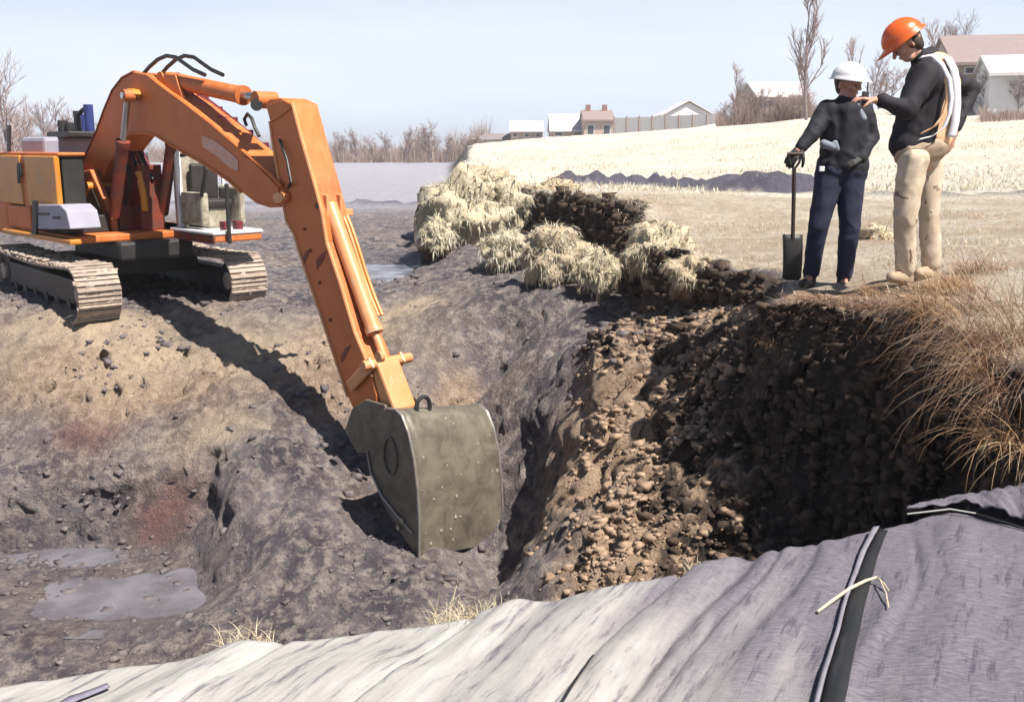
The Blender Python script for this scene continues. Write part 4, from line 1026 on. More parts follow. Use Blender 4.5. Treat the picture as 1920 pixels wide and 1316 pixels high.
SODS = [
 (868,408,18.6,140,150,1.3,'biggest pale rounded turf clump at the left end of the bank','cream_straw',.85,1,2600),
 (820,450,17.6,60,70,.6,'small pale turf clump at the foot of the biggest rounded one','cream_straw',.6,2,900),
 (940,400,19.0,90,110,1.0,'pale tufted clump right of the biggest rounded one','cream_straw',.75,3,1600),
 (955,475,15.6,90,80,.8,'pale turf clump just left of the big upright sod','cream_straw',.65,4,1300),
 (1038,486,13.0,120,110,.75,'big upright cream sod in the middle of the gully','cream_straw',.8,5,2400),
 (1122,515,12.3,72,85,.5,'pointed straw-coloured sod right of the big upright cream one','straw',.75,6,1100),
 (1040,378,20.0,105,70,1.0,'russet-tipped sod on the brink of the gully','red_straw',.6,7,1500),
 (1235,480,11.4,120,110,.9,'broad tan sod slumping off the bank, left part','straw',.8,8,2200),
 (1310,520,9.9,105,80,.6,'tan sod with dark crumbs beside the shadow of the men','straw',.6,9,1300),
 (905,348,21.5,110,60,1.2,'low bleached clump on top of the bank behind the rounded one','cream_straw',.9,10,1500),
 (1300,1030,6.9,70,62,.35,'reddish-brown clump of earth at the foot of the slope by the sheet','red_straw',.25,11,250),
]
for (px, py, Y, w, h, dp, lab, gm, cov, sd_, nb) in SODS:
    sod(px, py, Y, w, h, dp, lab, gm, cov, sd_, nb, soil='sod_soil' if sd_ in (1, 2, 3, 4, 7, 8, 6) else 'sod_brown')

# grass standing and hanging along the rim of the bank, and over the field
def grass_patch(name, x, y, mat, label, cat, length, width, lean, curl, az=None, kind='stuff', parent=None):
    z = ground(x, y); N = len(x)
    V, F = blades(np.stack([x, y, z - .01], -1), rng.uniform(0, 6.28, N) if az is None else az, length * (.5 + rng.random(N)), width, lean * rng.random(N), curl * rng.random(N))
    o = link(name, mesh_np(name, V, F), None, M[mat]); tag(o, label, cat, kind=kind)
    return o
n = 60000; x = rng.uniform(-1.6, 10, n); y = rng.uniform(5.4, 24, n); mU, mN, s = masks(x, y)
k = (mU > .8) & (rng.random(n) < np.clip(.18 + .9 * vnoise(x * 1.1, y * 1.1, seed=221), .06, 1)) & (x < y * .62)
grass_patch('field_grass', x[k], y[k], 'straw', 'short dead grass over the field beside the pit', 'grass', .07, .008, 1.4, 1.0)
n = 30000; yy = 20 + 45 * rng.random(n) ** 1.3; xx = rng.uniform(-.05, .62, n) * yy; mU, mN, s = masks(xx, yy)
k = (mU > .9) & (rng.random(n) < np.clip(.35 + .8 * vnoise(xx * .35, yy * .35, seed=223), .05, 1)) & (seg_dist(xx, yy, WINDROW) > 1.3)
grass_patch('far_field_grass', xx[k], yy[k], 'cream_straw', 'bleached grass of the far field', 'grass', .13, .03, 1.2, 1.0)
# fringe hanging over the cut
n = 30000; x = rng.uniform(-1.8, 4, n); y = rng.uniform(4.2, 22, n); mU, mN, s = masks(x, y)
k = (s > -.05) & (s < .22) & (mN < .1) & (rng.random(n) < .75)
x, y = x[k], y[k]
e = .05; gxs = (masks(x + e, y)[2] - masks(x - e, y)[2]); gys = (masks(x, y + e)[2] - masks(x, y - e)[2])
azf = np.arctan2(-gys, -gxs) + rng.normal(0, .6, len(x))
xx, yy = x + gxs / (2 * e) * .06, y + gys / (2 * e) * .06
z = ground(xx, yy)
V, F = blades(np.stack([xx, yy, z - .01], -1), azf, .14 * (.5 + rng.random(len(x))) * np.clip(y / 9, .9, 2), .007 * np.clip(y / 8, 1, 2), .9 + .4 * rng.random(len(x)), 1.4 * rng.random(len(x)))
tag(link('rim_grass', mesh_np('rim_grass', V, F), None, M['straw']), 'dead grass fringe hanging over the cut edge of the bank', 'grass', kind='stuff')
# long grass hanging over the right-hand bank: separate tussocks
def tussock(x, y, z, n, length, azc, spread, mat, label, width=.006, lean=(.5, .5), curl=(1.0, 1.0), rad=.12, group='tussocks on the brink of the right bank'):
    a = rng.normal(azc, spread, n); r = rad * np.sqrt(rng.random(n)); t = rng.uniform(0, 6.28, n)
    R = np.stack([x + r * np.cos(t), y + r * np.sin(t), z + np.zeros(n) - .02], -1)
    V, F = blades(R, a, length * (.25 + 1.0 * rng.random(n) ** 1.3), width * (.6 + .6 * rng.random(n)), lean[0] - .3 + (lean[1] + .6) * rng.random(n), curl[0] - .6 + (curl[1] + 1.2) * rng.random(n), seg=5)
    o = link('grass_tussock', mesh_np('grass_tussock', V - np.array([x, y, z]), F), None, M[mat]); o.location = (x, y, z)
    tag(o, label, 'grass tussock', group); return o
TUS = [
 (1790,545,6.6,650,.30,math.pi*.95,1.4,'red_straw','russet tussock in front of the pale trousers',.16),
 (1860,560,6.2,420,.32,math.pi*1.05,1.0,'mixed_straw','pale tussock at the right edge, above the long hanging grass',.2),
 (1760,600,5.95,260,.5,math.pi*1.05,.7,'red_straw','low russet tussock reaching left along the lip of the hollow',.15),
 (1870,622,5.5,380,.75,math.pi*1.06,.6,'mixed_straw','long pale grass arching left over the dark hollow, upper tussock',.2),
 (1880,690,5.25,260,.7,math.pi*1.1,.7,'red_straw','russet grass arching over the dark hollow below the upper tussock',.2),
 (1910,760,5.0,330,.65,math.pi*1.15,.8,'mixed_straw','long pale grass hanging beside the dark hollow, middle tussock',.2),
 (1925,860,4.75,300,.5,math.pi*1.2,.9,'red_straw','reddish hanging grass at the right edge, lowest tussock',.2),
 (1960,620,5.6,400,.6,math.pi*1.1,.7,'straw','bleached tussock cut by the right edge of the picture',.25),
 (1840,520,7.2,500,.3,math.pi*.8,1.6,'mixed_straw','tan tussock behind the russet one',.2),
 (1640,545,7.0,260,.18,math.pi*1.0,1.6,'red_straw','small russet tussock between the two men',.1),
 (1450,575,7.1,200,.12,math.pi*1.1,1.2,'red_straw','short russet tuft on the left corner of the ledge',.1),
]
for px, py, Y, nb, ln, az_, sp, mt, lab, rd in TUS:
    p = at_y(px, py, Y); zz = gz(p.x, p.y)
    if abs(zz - p.z) > .4: zz = p.z
    tussock(p.x, p.y, min(zz, p.z + .1) if py > 600 else zz, nb, ln, az_, sp, mt, lab, rad=rd, width=.0045)
# overhanging turf lip of the ledge and bank blocks that carry the hanging grass
def lip_block(pts_px, label, thick=.16, soil='sod_soil'):
    V = []; top = []
    return None
# straw tufts at the lip of the near bank
for (px, py, Yd, nb, ln, lab) in ((455,1196,0,200,.10,'small pale straw tuft at the edge of the sheet, lower left'), (850,1150,0,320,.12,'pale straw tuft at the edge of the sheet below the bucket'), (930,1142,0,220,.09,'thin straw tuft at the edge of the sheet, right of the larger one'), (1330,1058,0,160,.06,'brown straw scraps at the edge of the sheet beside the dark hollow')):
    p = at_z(px, py, EYE - 1.58); p.y += .05
    o = tussock(p.x, p.y, p.z - .04, nb, ln, math.pi / 2, 2.2, 'straw', lab, width=.0028, rad=.09, lean=(.3, .9), group='straw tufts along the edge of the sheet')


n = 2600; x = rng.uniform(1.8, 3.0, n); y = rng.uniform(5.9, 7.9, n)
k = seg_dist(x, y, [(1.95, 7.15), (2.55, 6.5)]) < .42
lip_pts = np.stack([x[k], y[k], ground(x[k], y[k]) + .05 + .03 * rng.random(k.sum())], -1)

if len(lip_pts):
    kk = (rng.random(len(lip_pts)) < .22) & (lip_pts[:, 1] < 7.0); lp_ = lip_pts[kk]; lp_[:, 2] -= .05
    clods('ledge_crumbs', lp_, .008 + .022 * rng.random(len(lp_)) ** 3, M['clod'], 'crumbs of brown earth along the lip below the two people', 'clods')
n = 2600; t = rng.random(n); seg = [(1.80, 7.0), (1.98, 6.62), (2.2, 6.36), (2.42, 6.12), (2.6, 5.95)]
sx = np.interp(t, np.linspace(0, 1, 5), [p[0] for p in seg]); sy = np.interp(t, np.linspace(0, 1, 5), [p[1] for p in seg])
off = rng.random(n) * .35; sx = sx + .6 * off; sy = sy + .6 * off
V, F = blades(np.stack([sx, sy, ground(sx, sy) + .03], -1), math.pi * 1.2 + rng.normal(0, .9, n), .03 + .10 * rng.random(n), .004, .8 + .8 * rng.random(n), 1.2 * rng.random(n))
tag(link('ledge_grass', mesh_np('ledge_grass', V, F), None, M['mixed_straw']), 'short brown grass on the lip below the two people', 'grass', kind='stuff')
# ------------------------------------------------------------------ people
def remesh_body(name, caps, ells, voxel, smooth_it, mat, parent, wrinkle=0.0, wseed=0, split_z=None):
    """caps: (p0, p1, r0, r1); ells: (centre, (rx,ry,rz), yaw) -> one continuous skin"""
    V, F, n0 = [], [], 0
    U = ICO_V2; UF = ICO_F2
    def add(P, Fc):
        nonlocal n0
        V.append(P); F.append(Fc + n0); n0 += len(P)
    for c in caps:
        p0, p1, r0, r1 = Vector(c[0]), Vector(c[1]), c[2], c[3]
        t = (p1 - p0); L = max(t.length, 1e-4); t = t / L
        rot = t.to_track_quat('Z', 'Y').to_matrix()
        R = np.array(rot); P = U.copy(); z = P[:, 2:3]; k = (z > 0)
        rr = np.where(k, r1, r0); Q = P * rr; Q[:, 2:3] += np.where(k, L, 0)
        add(Q @ R.T + np.array(tuple(p0)), UF)
    for e in ells:
        c, r, yaw = e; P = U * np.array(r); cs, sn = math.cos(yaw), math.sin(yaw)
        P = np.stack([P[:, 0] * cs - P[:, 1] * sn, P[:, 0] * sn + P[:, 1] * cs, P[:, 2]], -1)
        add(P + np.array(tuple(c)), UF)
    me = mesh_np(name + '_raw', np.concatenate(V), np.concatenate(F))
    tmp = bpy.data.objects.new('tmp', me); COL.objects.link(tmp)
    m = tmp.modifiers.new('r', 'REMESH'); m.mode = 'VOXEL'; m.voxel_size = voxel
    if smooth_it: s = tmp.modifiers.new('s', 'SMOOTH'); s.factor = .6; s.iterations = smooth_it
    dg = bpy.context.evaluated_depsgraph_get(); ev = tmp.evaluated_get(dg)
    out = bpy.data.meshes.new_from_object(ev); out.name = name
    bpy.data.objects.remove(tmp); bpy.data.meshes.remove(me)
    n = len(out.vertices); co = np.empty(n * 3, np.float32); out.vertices.foreach_get('co', co); co = co.reshape(-1, 3)
    if wrinkle:
        no = np.empty(n * 3, np.float32); out.vertices.foreach_get('normal', no); no = no.reshape(-1, 3)
        w = .7 * fbm(co[:, 0] * 6, co[:, 1] * 6, co[:, 2] * 5, 3, wseed) + 1.1 * (1 - 2 * np.abs(vnoise(co[:, 0] * 7 + co[:, 2] * 8, co[:, 1] * 7, co[:, 2] * 5 - co[:, 0] * 9, wseed + 4)) ** .6)
        co = co + no * (w * wrinkle)[:, None]
    out.vertices.foreach_set('co', co.astype(np.float32).ravel())
    out.polygons.foreach_set('use_smooth', [True] * len(out.polygons)); out.update()
    o = link(name, out, None, mat); parent_keep(o, parent); return o
_b = bmesh.new(); bmesh.ops.create_icosphere(_b, subdivisions=3, radius=1.0)
ICO_V2 = np.array([tuple(v.co) for v in _b.verts]); ICO_F2 = np.array([[v.index for v in f.verts] for f in _b.faces]); _b.free()
M['skin'] = simple('skin', (0.50, 0.27, 0.19), (0.42, 0.21, 0.15), 12, .5, bstr=.05)
M['jacket_navy'] = simple('dark_navy_jacket', (0.006, 0.006, 0.012), (0.010, 0.010, 0.018), 14, .8, bstr=.3)
M['jeans'] = simple('dark_blue_trousers', (0.008, 0.010, 0.032), (0.014, 0.016, 0.045), 16, .85, bstr=.3)
M['jacket_black'] = simple('black_jacket', (0.007, 0.005, 0.010), (0.012, 0.009, 0.015), 14, .8, bstr=.3)
M['glove'] = simple('black_glove', (0.012, 0.012, 0.012), (0.02, 0.02, 0.02), 20, .7)
M['boot'] = simple('dark_boot', (0.03, 0.022, 0.018), (0.05, 0.04, 0.03), 20, .6)
M['boot_tan'] = simple('tan_boot', (0.40, 0.30, 0.20), (0.3, 0.22, 0.15), 20, .7)
M['hat_white'] = simple('white_hard_hat', (0.82, 0.80, 0.80), (0.76, 0.74, 0.76), 4, .3, bstr=0)
M['hat_orange'] = simple('orange_hard_hat', (0.75, 0.13, 0.02), (0.65, 0.10, 0.02), 4, .3, bstr=0)
M['hair'] = simple('dark_hair', (0.03, 0.018, 0.012), (0.06, 0.035, 0.02), 40, .7)
M['vest_white'] = simple('reflective_white_band', (0.78, 0.76, 0.80), (0.70, 0.68, 0.72), 10, .5)
M['vest_orange'] = simple('pale_orange_vest', (0.85, 0.55, 0.34), (0.82, 0.48, 0.26), 10, .7)
M['wood'] = simple('dark_shaft', (0.03, 0.015, 0.01), (0.05, 0.03, 0.02), 20, .6)
M['steel_dark'] = simple('dark_shovel_steel', (0.03, 0.03, 0.034), (0.05, 0.045, 0.04), 12, .5, metal=.4)
M['belt_grey'] = simple('grey_gloves_on_belt', (0.16, 0.18, 0.22), (0.25, 0.27, 0.3), 20, .8)
def camo_mat():
    m, n, l, b = new_mat('camouflage_khaki'); geo = n.new('ShaderNodeNewGeometry'); co = geo.outputs['Position']
    t = tex(n, l, 7.5, 3, .5, co, dist=.5); t2 = tex(n, l, 13, 2, .5, co, dist=.8); t3 = tex(n, l, 60, 3, .5, co)
    c = mixc(n, l, ramp(n, l, t.outputs['Fac'], [(.42, (0, 0, 0)), (.60, (1, 1, 1))]), (0.56, 0.46, 0.35), (0.46, 0.36, 0.26))
    c = mixc(n, l, ramp(n, l, t2.outputs['Fac'], [(.66, (0, 0, 0)), (.69, (1, 1, 1))]), c, (0.17, 0.11, 0.08))
    l.new(c, b.inputs['Base Color']); b.inputs['Roughness'].default_value = .85; bump(n, l, b, t3.outputs['Fac'], .2, .004); return m
M['camo'] = camo_mat()

def hand_caps(wrist, direc, palm_n, side, s=1.0, curl=.9, spread=.12):
    """palm + five bent fingers; direc: fingers' direction, palm_n: normal on the palm side, side: +1/-1 thumb side"""
    d = Vector(direc).normalized(); nrm = (Vector(palm_n) - d * Vector(palm_n).dot(d)).normalized(); w = d.cross(nrm).normalized() * side
    wr = Vector(wrist); caps = []
    pc = wr + d * .045 * s
    for k in (-1, -.33, .33, 1): caps.append((wr + w * .016 * k * s, wr + d * .085 * s + w * .030 * k * s, .016 * s, .013 * s))
    for k, ln in ((1, .070), (.33, .080), (-.33, .075), (-1, .058)):
        b0 = wr + d * .088 * s + w * .030 * k * s; a = 0; p = b0; dd = d.copy()
        for j, f in enumerate((.45, .32, .23)):
            ang = curl * (.35 + .45 * j); dj = (d * math.cos(ang) + nrm * math.sin(ang) + w * k * spread * .5).normalized()
            q = p + dj * ln * f * s; caps.append((p, q, (.0105 - .001 * j) * s, (.0098 - .001 * j) * s)); p = q
    p = wr + d * .02 * s + w * .03 * s
    for j, f in enumerate((.045, .032, .025)):
        dj = (d * .75 + w * (.75 - .3 * j) + nrm * (.3 + .35 * j * curl)).normalized(); q = p + dj * f * s
        caps.append((p, q, (.014 - .0015 * j) * s, (.0125 - .0015 * j) * s)); p = q
    return caps
def head_shapes(c, fwd, up, s=1.0):
    """c: middle of the head; returns capsules that form skull, jaw, nose, ears, brow"""
    f = Vector(fwd).normalized(); u = (Vector(up) - f * Vector(up).dot(f)).normalized(); r = f.cross(u)
    P = lambda a, b, d: c + (f * a + r * b + u * d) * s
    caps = [(P(-.025, 0, .03), P(.02, 0, .03), .085 * s, .078 * s), (P(.01, 0, -.01), P(.035, 0, -.07), .068 * s, .040 * s), (P(.035, -.022, -.075), P(.035, .022, -.075), .034 * s, .034 * s),
            (P(.088, 0, .012), P(.108, 0, -.022), .011 * s, .016 * s), (P(.080, -.035, .022), P(.080, .035, .022), .016 * s, .016 * s),
            (P(.078, -.02, -.052), P(.078, .02, -.052), .011 * s, .011 * s), (P(.062, -.042, -.012), P(.062, -.042, -.012), .026 * s, .026 * s), (P(.062, .042, -.012), P(.062, .042, -.012), .026 * s, .026 * s)]
    for k in (-1, 1): caps += [(P(-.005, .083 * k, .015), P(-.012, .086 * k, -.018), .018 * s, .013 * s)]
    return caps, P
def eyes(P, s, parent):
    for k in (-1, 1):
        p = P(.083, .031 * k, .002)
        m = MB(); bmesh.ops.create_uvsphere(m.bm, u_segments=10, v_segments=8, radius=.0105 * s, matrix=Matrix.Translation(p)); m.build('eye', M['steel_dark'], parent, smooth=True)
def hard_hat(name, P, s, mat, parent, brim=.05, peak=1):
    """half dome with ridge, brim and peak, on the head frame P"""
    o = P(0, 0, 0); f = (P(1, 0, 0) - o).normalized(); r = (P(0, 1, 0) - o).normalized(); u = (P(0, 0, 1) - o).normalized()
    c = P(-.002, 0, .052); V, F = [], []; na, nb = 28, 9
    for i in range(nb):
        el = (math.pi / 2) * i / (nb - 1) * .999
        for k in range(na):
            a = 2 * math.pi * k / na; rx, ry, rz = .128 * s, .110 * s, .112 * s
            ridge = 1 + .05 * math.exp(-(math.sin(a) / .18) ** 2) * math.cos(el) ** .3 * (math.sin(el))
            V.append(tuple(c + f * (rx * math.cos(el) * math.cos(a)) + r * (ry * math.cos(el) * math.sin(a)) + u * (rz * math.sin(el) * ridge)))
    for i in range(nb - 1):
        for k in range(na): F.append((i * na + k, i * na + (k + 1) % na, (i + 1) * na + (k + 1) % na, (i + 1) * na + k))
    n0 = len(V)
    for k in range(na):
        a = 2 * math.pi * k / na; ext = .018 + .045 * max(0, math.cos(a)) ** 3
        V.append(tuple(c + f * ((.128 + ext) * s * math.cos(a)) + r * ((.110 + .018) * s * math.sin(a)) - u * (.012 + .010 * max(0, math.cos(a))) * s))
    for k in range(na): F.append((n0 + k, n0 + (k + 1) % na, (k + 1) % na, k))
    ho = link(name, mesh_np(name, np.array(V), np.array(F), smooth=True), None, mat); parent_keep(ho, parent)
    sm = ho.modifiers.new('t', 'SOLIDIFY'); sm.thickness = .004; sm.offset = 0
    return ho

# --- man with the shovel, white hat
Y1 = 8.0
def A1(px, py, dy=0.0): return at_y(px, py, Y1 + dy)
fl1 = A1(1555, 533); g1 = gz(fl1.x, fl1.y)
man = empty('person', (fl1.x, fl1.y, g1), 'person in dark clothes and white hard hat leaning on a shovel', 'person')
sh = Vector((0, 0, g1 - A1(1555, 533).z))
hd = A1(1590, 160); f1 = Vector((.62, -.78, -.10)); hc, Ph = head_shapes(hd, f1, (0.03, -.05, 1), 1.02)
neck0, neck1 = A1(1583, 196), A1(1588, 172)
shR, shL = A1(1550, 205, .02), A1(1617, 208, .02)
elR, haR = A1(1523, 252, -.10), A1(1496, 283, -.16)
elL, haL = A1(1634, 255, .03), A1(1612, 302, -.10)
hipR, hipL = A1(1556, 325), A1(1594, 327)
knR, knL = A1(1534, 425, -.06), A1(1593, 430, -.05)
anR, anL = A1(1520, 517, .02), A1(1583, 522, -.03)
toeR, toeL = A1(1506, 532, -.12), A1(1584, 540, -.17)
skin = list(hc) + [(neck0, neck1, .06, .055), (A1(1584, 225), A1(1580, 300), .10, .10), (shR, shL, .06, .06), (shR, elR, .045, .038), (elR, haR, .036, .026), (shL, elL, .045, .038), (elL, haL, .036, .026),
        (hipR, knR, .07, .05), (knR, anR, .048, .034), (hipL, knL, .07, .05), (knL, anL, .048, .034), (anR, toeR, .03, .025), (anL, toeL, .03, .025), (hipR, hipL, .09, .09)]
remesh_body('body', skin, [], .0085, 2, M['skin'], man)
eyes(Ph, 1.02, man)
remesh_body('hair', [(Ph(-.05, 0, .03), Ph(-.045, 0, -.03), .070, .052), (Ph(-.03, -.05, .02), Ph(-.03, .05, .02), .05, .05)], [], .009, 2, M['hair'], man)
hard_hat('hard_hat', Ph, 1.08, M['hat_white'], man)
jk = [(A1(1560, 212), A1(1608, 214), .105, .105), (A1(1584, 215, -.01), A1(1580, 300, -.01), .135, .135), (A1(1566, 230), A1(1566, 300), .12, .12), (A1(1600, 230), A1(1596, 305), .12, .12),
      (neck0, A1(1586, 187), .078, .066), (shR, elR, .078, .062), (elR, A1(1502, 276, -.14), .060, .046), (shL, elL, .082, .066), (elL, A1(1615, 295, -.09), .064, .048), (A1(1560, 312), A1(1600, 314), .125, .125)]
remesh_body('jacket', jk, [], .012, 3, M['jacket_navy'], man, .006, 3)
tr = [(A1(1560, 318), A1(1598, 320), .125, .125), (hipR, knR, .115, .082), (knR, A1(1521, 508, .02), .080, .066), (hipL, knL, .115, .082), (knL, A1(1583, 512, -.03), .080, .066), (A1(1566, 330), A1(1590, 330), .10, .10)]
remesh_body('trousers', tr, [], .012, 3, M['jeans'], man, .005, 13)
for a, t in ((anR, toeR), (anL, toeL)):
    remesh_body('boot', [(a + Vector((0, .02, -.01)), a + Vector((0, .02, -.055)), .055, .05), (a + Vector((0, .03, -.06)), t + Vector((0, 0, -.0)), .045, .04)], [], .009, 2, M['boot'], man)
gr = Vector((haR.x, haR.y, haR.z))
remesh_body('glove', hand_caps(haR + Vector((.02, .01, .02)), (-.55, -.25, -.6), (.2, .6, -.5), 1, 1.15, 1.1), [], .006, 1, M['glove'], man)
remesh_body('glove', hand_caps(haL + Vector((.01, 0, .03)), (-.8, -.3, -.3), (.1, .5, -.3), -1, 1.1, .9), [], .006, 1, M['glove'], man)
remesh_body('belt_pouch', [(A1(1545, 270, -.145), A1(1560, 276, -.16), .035, .03), (A1(1566, 268, -.16), A1(1570, 280, -.16), .022, .02)], [], .008, 2, M['belt_grey'], man)
MB().box(A1(1541, 317, -.15), Vector((.02, 0, 0)), Vector((0, .01, 0)), UP * .02).build('buckle', M['white'], man, bevel=.004)
remesh_body('collar_scarf', [(A1(1600, 190, -.07), A1(1617, 222, -.09), .028, .034)], [], .008, 2, M['belt_grey'], man)

# the shovel he leans on
hs = A1(1489, 291, -.19); bt = A1(1486, 520, -.14)
shv = empty('shovel', (bt.x, bt.y, gz(bt.x, bt.y)), 'square-bladed shovel with a black D-handle standing beside the white-hatted person', 'shovel')
top_s = A1(1489, 318, -.19); bl_t = A1(1487, 440, -.16); blb = A1(1485, 522, -.14)
MB().tube([top_s, A1(1488, 380, -.175), bl_t + Vector((0, 0, -.04))], .016, 10).build('shaft', M['wood'], shv, smooth=True)
Rx = Vector((1, 0, 0))
MB().tube([top_s, top_s + Rx * -.035 + UP * .05, top_s - Rx * .05 + UP * .115], .010, 8).tube([top_s, top_s + Rx * .035 + UP * .05, top_s + Rx * .05 + UP * .115], .010, 8).build('handle_fork', M['steel_dark'], shv, smooth=True)
MB().tube([top_s - Rx * .06 + UP * .118, top_s + Rx * .06 + UP * .118], .014, 10).build('grip', M['wood'], shv, smooth=True)
W_ = .078; V, F = [], []
for i in range(9):
    t = i / 8; c = bl_t.lerp(blb, t)
    for j in range(7):
        s_ = j / 6 * 2 - 1; V.append(tuple(c + Rx * W_ * s_ * (1 - .06 * t) + Vector((0, .018 * s_ * s_ - .02 * math.sin(t * 3), -.0 - .015 * (t == 1) * (s_ * s_ < .5)))))
for i in range(8):
    for j in range(6): a = i * 7 + j; F.append((a, a + 1, a + 8, a + 7))
bo = link('blade', mesh_np('blade', np.array(V), np.array(F), smooth=True), None, M['steel_dark']); parent_keep(bo, shv)
sm = bo.modifiers.new('t', 'SOLIDIFY'); sm.thickness = .006

# --- man with the orange hat and vest, bent over, seen from behind and the side
Y2 = 7.1
def A2(px, py, dy=0.0): return at_y(px, py, Y2 + dy)
f2p = A2(1715, 518); g2 = gz(f2p.x, f2p.y)
man2 = empty('person', (f2p.x, f2p.y, g2), 'person in orange hard hat, black jacket, safety vest and pale patterned trousers looking down', 'person')
hd2 = A2(1700, 84, -.02); f2 = Vector((-.80, .10, -.62)); hc2, Ph2 = head_shapes(hd2, f2, (-.45, 0, 1), 1.02)
nk0, nk1 = A2(1735, 118), A2(1714, 98)
sN, sF = A2(1738, 140, -.17), A2(1752, 136, .17)          # near (left) and far (right) shoulder
eN, hN = A2(1700, 205, -.26), A2(1640, 188, -.26)
eF, hF = A2(1822, 168, .26), A2(1790, 250, .12)
hN_, hF_ = A2(1712, 300, -.09), A2(1740, 300, .10)
kN, kF = A2(1697, 405, -.12), A2(1742, 402, .08)
aN, aF = A2(1697, 508, -.06), A2(1746, 500, .10)
tN, tF = A2(1672, 520, -.12), A2(1722, 512, .02)
skin2 = list(hc2) + [(nk0, nk1, .06, .055), (A2(1745, 160), A2(1728, 280), .10, .10), (sN, sF, .06, .06), (sN, eN, .045, .038), (eN, hN, .036, .026), (sF, eF, .045, .038), (eF, hF, .036, .026),
         (hN_, kN, .07, .05), (kN, aN, .048, .034), (hF_, kF, .07, .05), (kF, aF, .048, .034), (aN, tN, .03, .025), (aF, tF, .03, .025), (hN_, hF_, .09, .09)] + hand_caps(hN, (-1, 0, .15), (0, .2, -1), 1, 1.0, .9) + hand_caps(hF, (-.3, -.2, -.8), (-.6, .5, 0), 1, 1.0, .5)
remesh_body('body', skin2, [], .0085, 2, M['skin'], man2)
eyes(Ph2, 1.02, man2)
remesh_body('hair', [(Ph2(-.05, 0, .02), Ph2(-.055, 0, -.045), .066, .045), (Ph2(-.03, -.05, .0), Ph2(-.03, .05, .0), .048, .048)], [], .009, 2, M['hair'], man2)
hard_hat('hard_hat', Ph2, 1.13, M['hat_orange'], man2)
remesh_body('hat_strap', [(Ph2(-.118, -.03, .045), Ph2(-.118, .03, .045), .02, .02)], [], .007, 1, M['black'], man2)
jk2 = [(A2(1738, 150, -.08), A2(1750, 150, .09), .125, .12), (A2(1742, 150), A2(1722, 262), .155, .145), (A2(1722, 180, -.02), A2(1704, 262, -.02), .125, .12), (nk0, A2(1728, 110), .090, .075), (A2(1752, 130, .02), A2(1744, 100, .02), .07, .05),
       (sN, eN, .088, .070), (eN, A2(1652, 188, -.26), .068, .048), (sF, eF, .080, .064), (eF, A2(1792, 238, .13), .060, .046), (A2(1700, 270, -.03), A2(1735, 268, .02), .12, .125)]
remesh_body('jacket', jk2, [], .012, 3, M['jacket_black'], man2, .007, 23)
tr2 = [(A2(1708, 288, -.02), A2(1736, 286, .03), .118, .118), (hN_, kN, .108, .080), (kN, A2(1698, 502, -.06), .077, .070), (hF_, kF, .105, .078), (kF, A2(1746, 494, .10), .075, .068)]
remesh_body('trousers', tr2, [], .012, 2, M['camo'], man2, .006, 33)
for a, t in ((aN, tN), (aF, tF)):
    remesh_body('boot', [(a + Vector((0, 0, -.01)), a + Vector((.01, 0, -.055)), .058, .052), (a + Vector((.02, 0, -.06)), t, .047, .04)], [], .009, 2, M['boot_tan'], man2)
# vest: orange back panel edge and white reflective band following back and armhole
def band(name, pts, w, thick, mat, par, wid_dir):
    V, F = [], []; pts = [Vector(p) for p in pts]; dn = []
    for a, b in zip(pts, pts[1:]):
        for k in range(5): dn.append(a.lerp(b, k / 5))
    dn.append(pts[-1])
    for p in dn: V += [tuple(p - wid_dir * w), tuple(p + wid_dir * w)]
    n = len(dn); F = [(2 * i, 2 * i + 1, 2 * i + 3, 2 * i + 2) for i in range(n - 1)]
    o = link(name, mesh_np(name, np.array(V), np.array(F), smooth=True), None, mat); parent_keep(o, par)
    s = o.modifiers.new('t', 'SOLIDIFY'); s.thickness = thick; s.offset = 0; return o
vs = [(A2(1754, 130, 0), A2(1766, 160, 0), .115, .122), (A2(1766, 160, 0), A2(1752, 255, 0), .122, .125)]
remesh_body('safety_vest', vs, [], .012, 3, M['vest_orange'], man2, .004, 43)
band('reflective_band', [A2(1726, 108, -.10), A2(1748, 104, -.14), A2(1766, 122, -.17), A2(1780, 150, -.178), A2(1784, 185, -.178), A2(1780, 215, -.178), A2(1770, 240, -.178), A2(1748, 256, -.185), A2(1722, 262, -.18)], .018, .008, M['vest_white'], man2, Vector((.8, 0, .45)))
band('reflective_band', [A2(1776, 108, -.10), A2(1788, 130, -.125), A2(1793, 160, -.13), A2(1794, 195, -.13), A2(1791, 228, -.13), A2(1784, 258, -.12)], .034, .008, M['vest_white'], man2, Vector((.9, .2, 0)))
remesh_body('shirt_tail', [(A2(1704, 284, -.05), A2(1745, 276, -.02), .105, .115)], [], .012, 2, M['boot_tan'], man2, .005, 53)
band('vest_edge', [A2(1752, 112, -.15), A2(1768, 132, -.165), A2(1776, 158, -.17), A2(1776, 190, -.17), A2(1768, 216, -.17), A2(1752, 238, -.175), A2(1728, 250, -.17)], .016, .010, M['vest_orange'], man2, Vector((.8, 0, .45)))
# what he is holding
it = MB(); c = A2(1622, 186, -.27)
it.box(c, Vector((.022, 0, 0)), Vector((0, .012, 0)), UP * .05); ph = it.build('handheld_radio', M['black'], None, bevel=.006)
MB().tube([c + UP * .05 + Vector((.012, 0, 0)), c + UP * .11 + Vector((.012, 0, 0))], .005, 6).build('antenna', M['black'], ph)
tag(ph, 'small black handheld device in the hand of the orange-hatted person', 'radio')
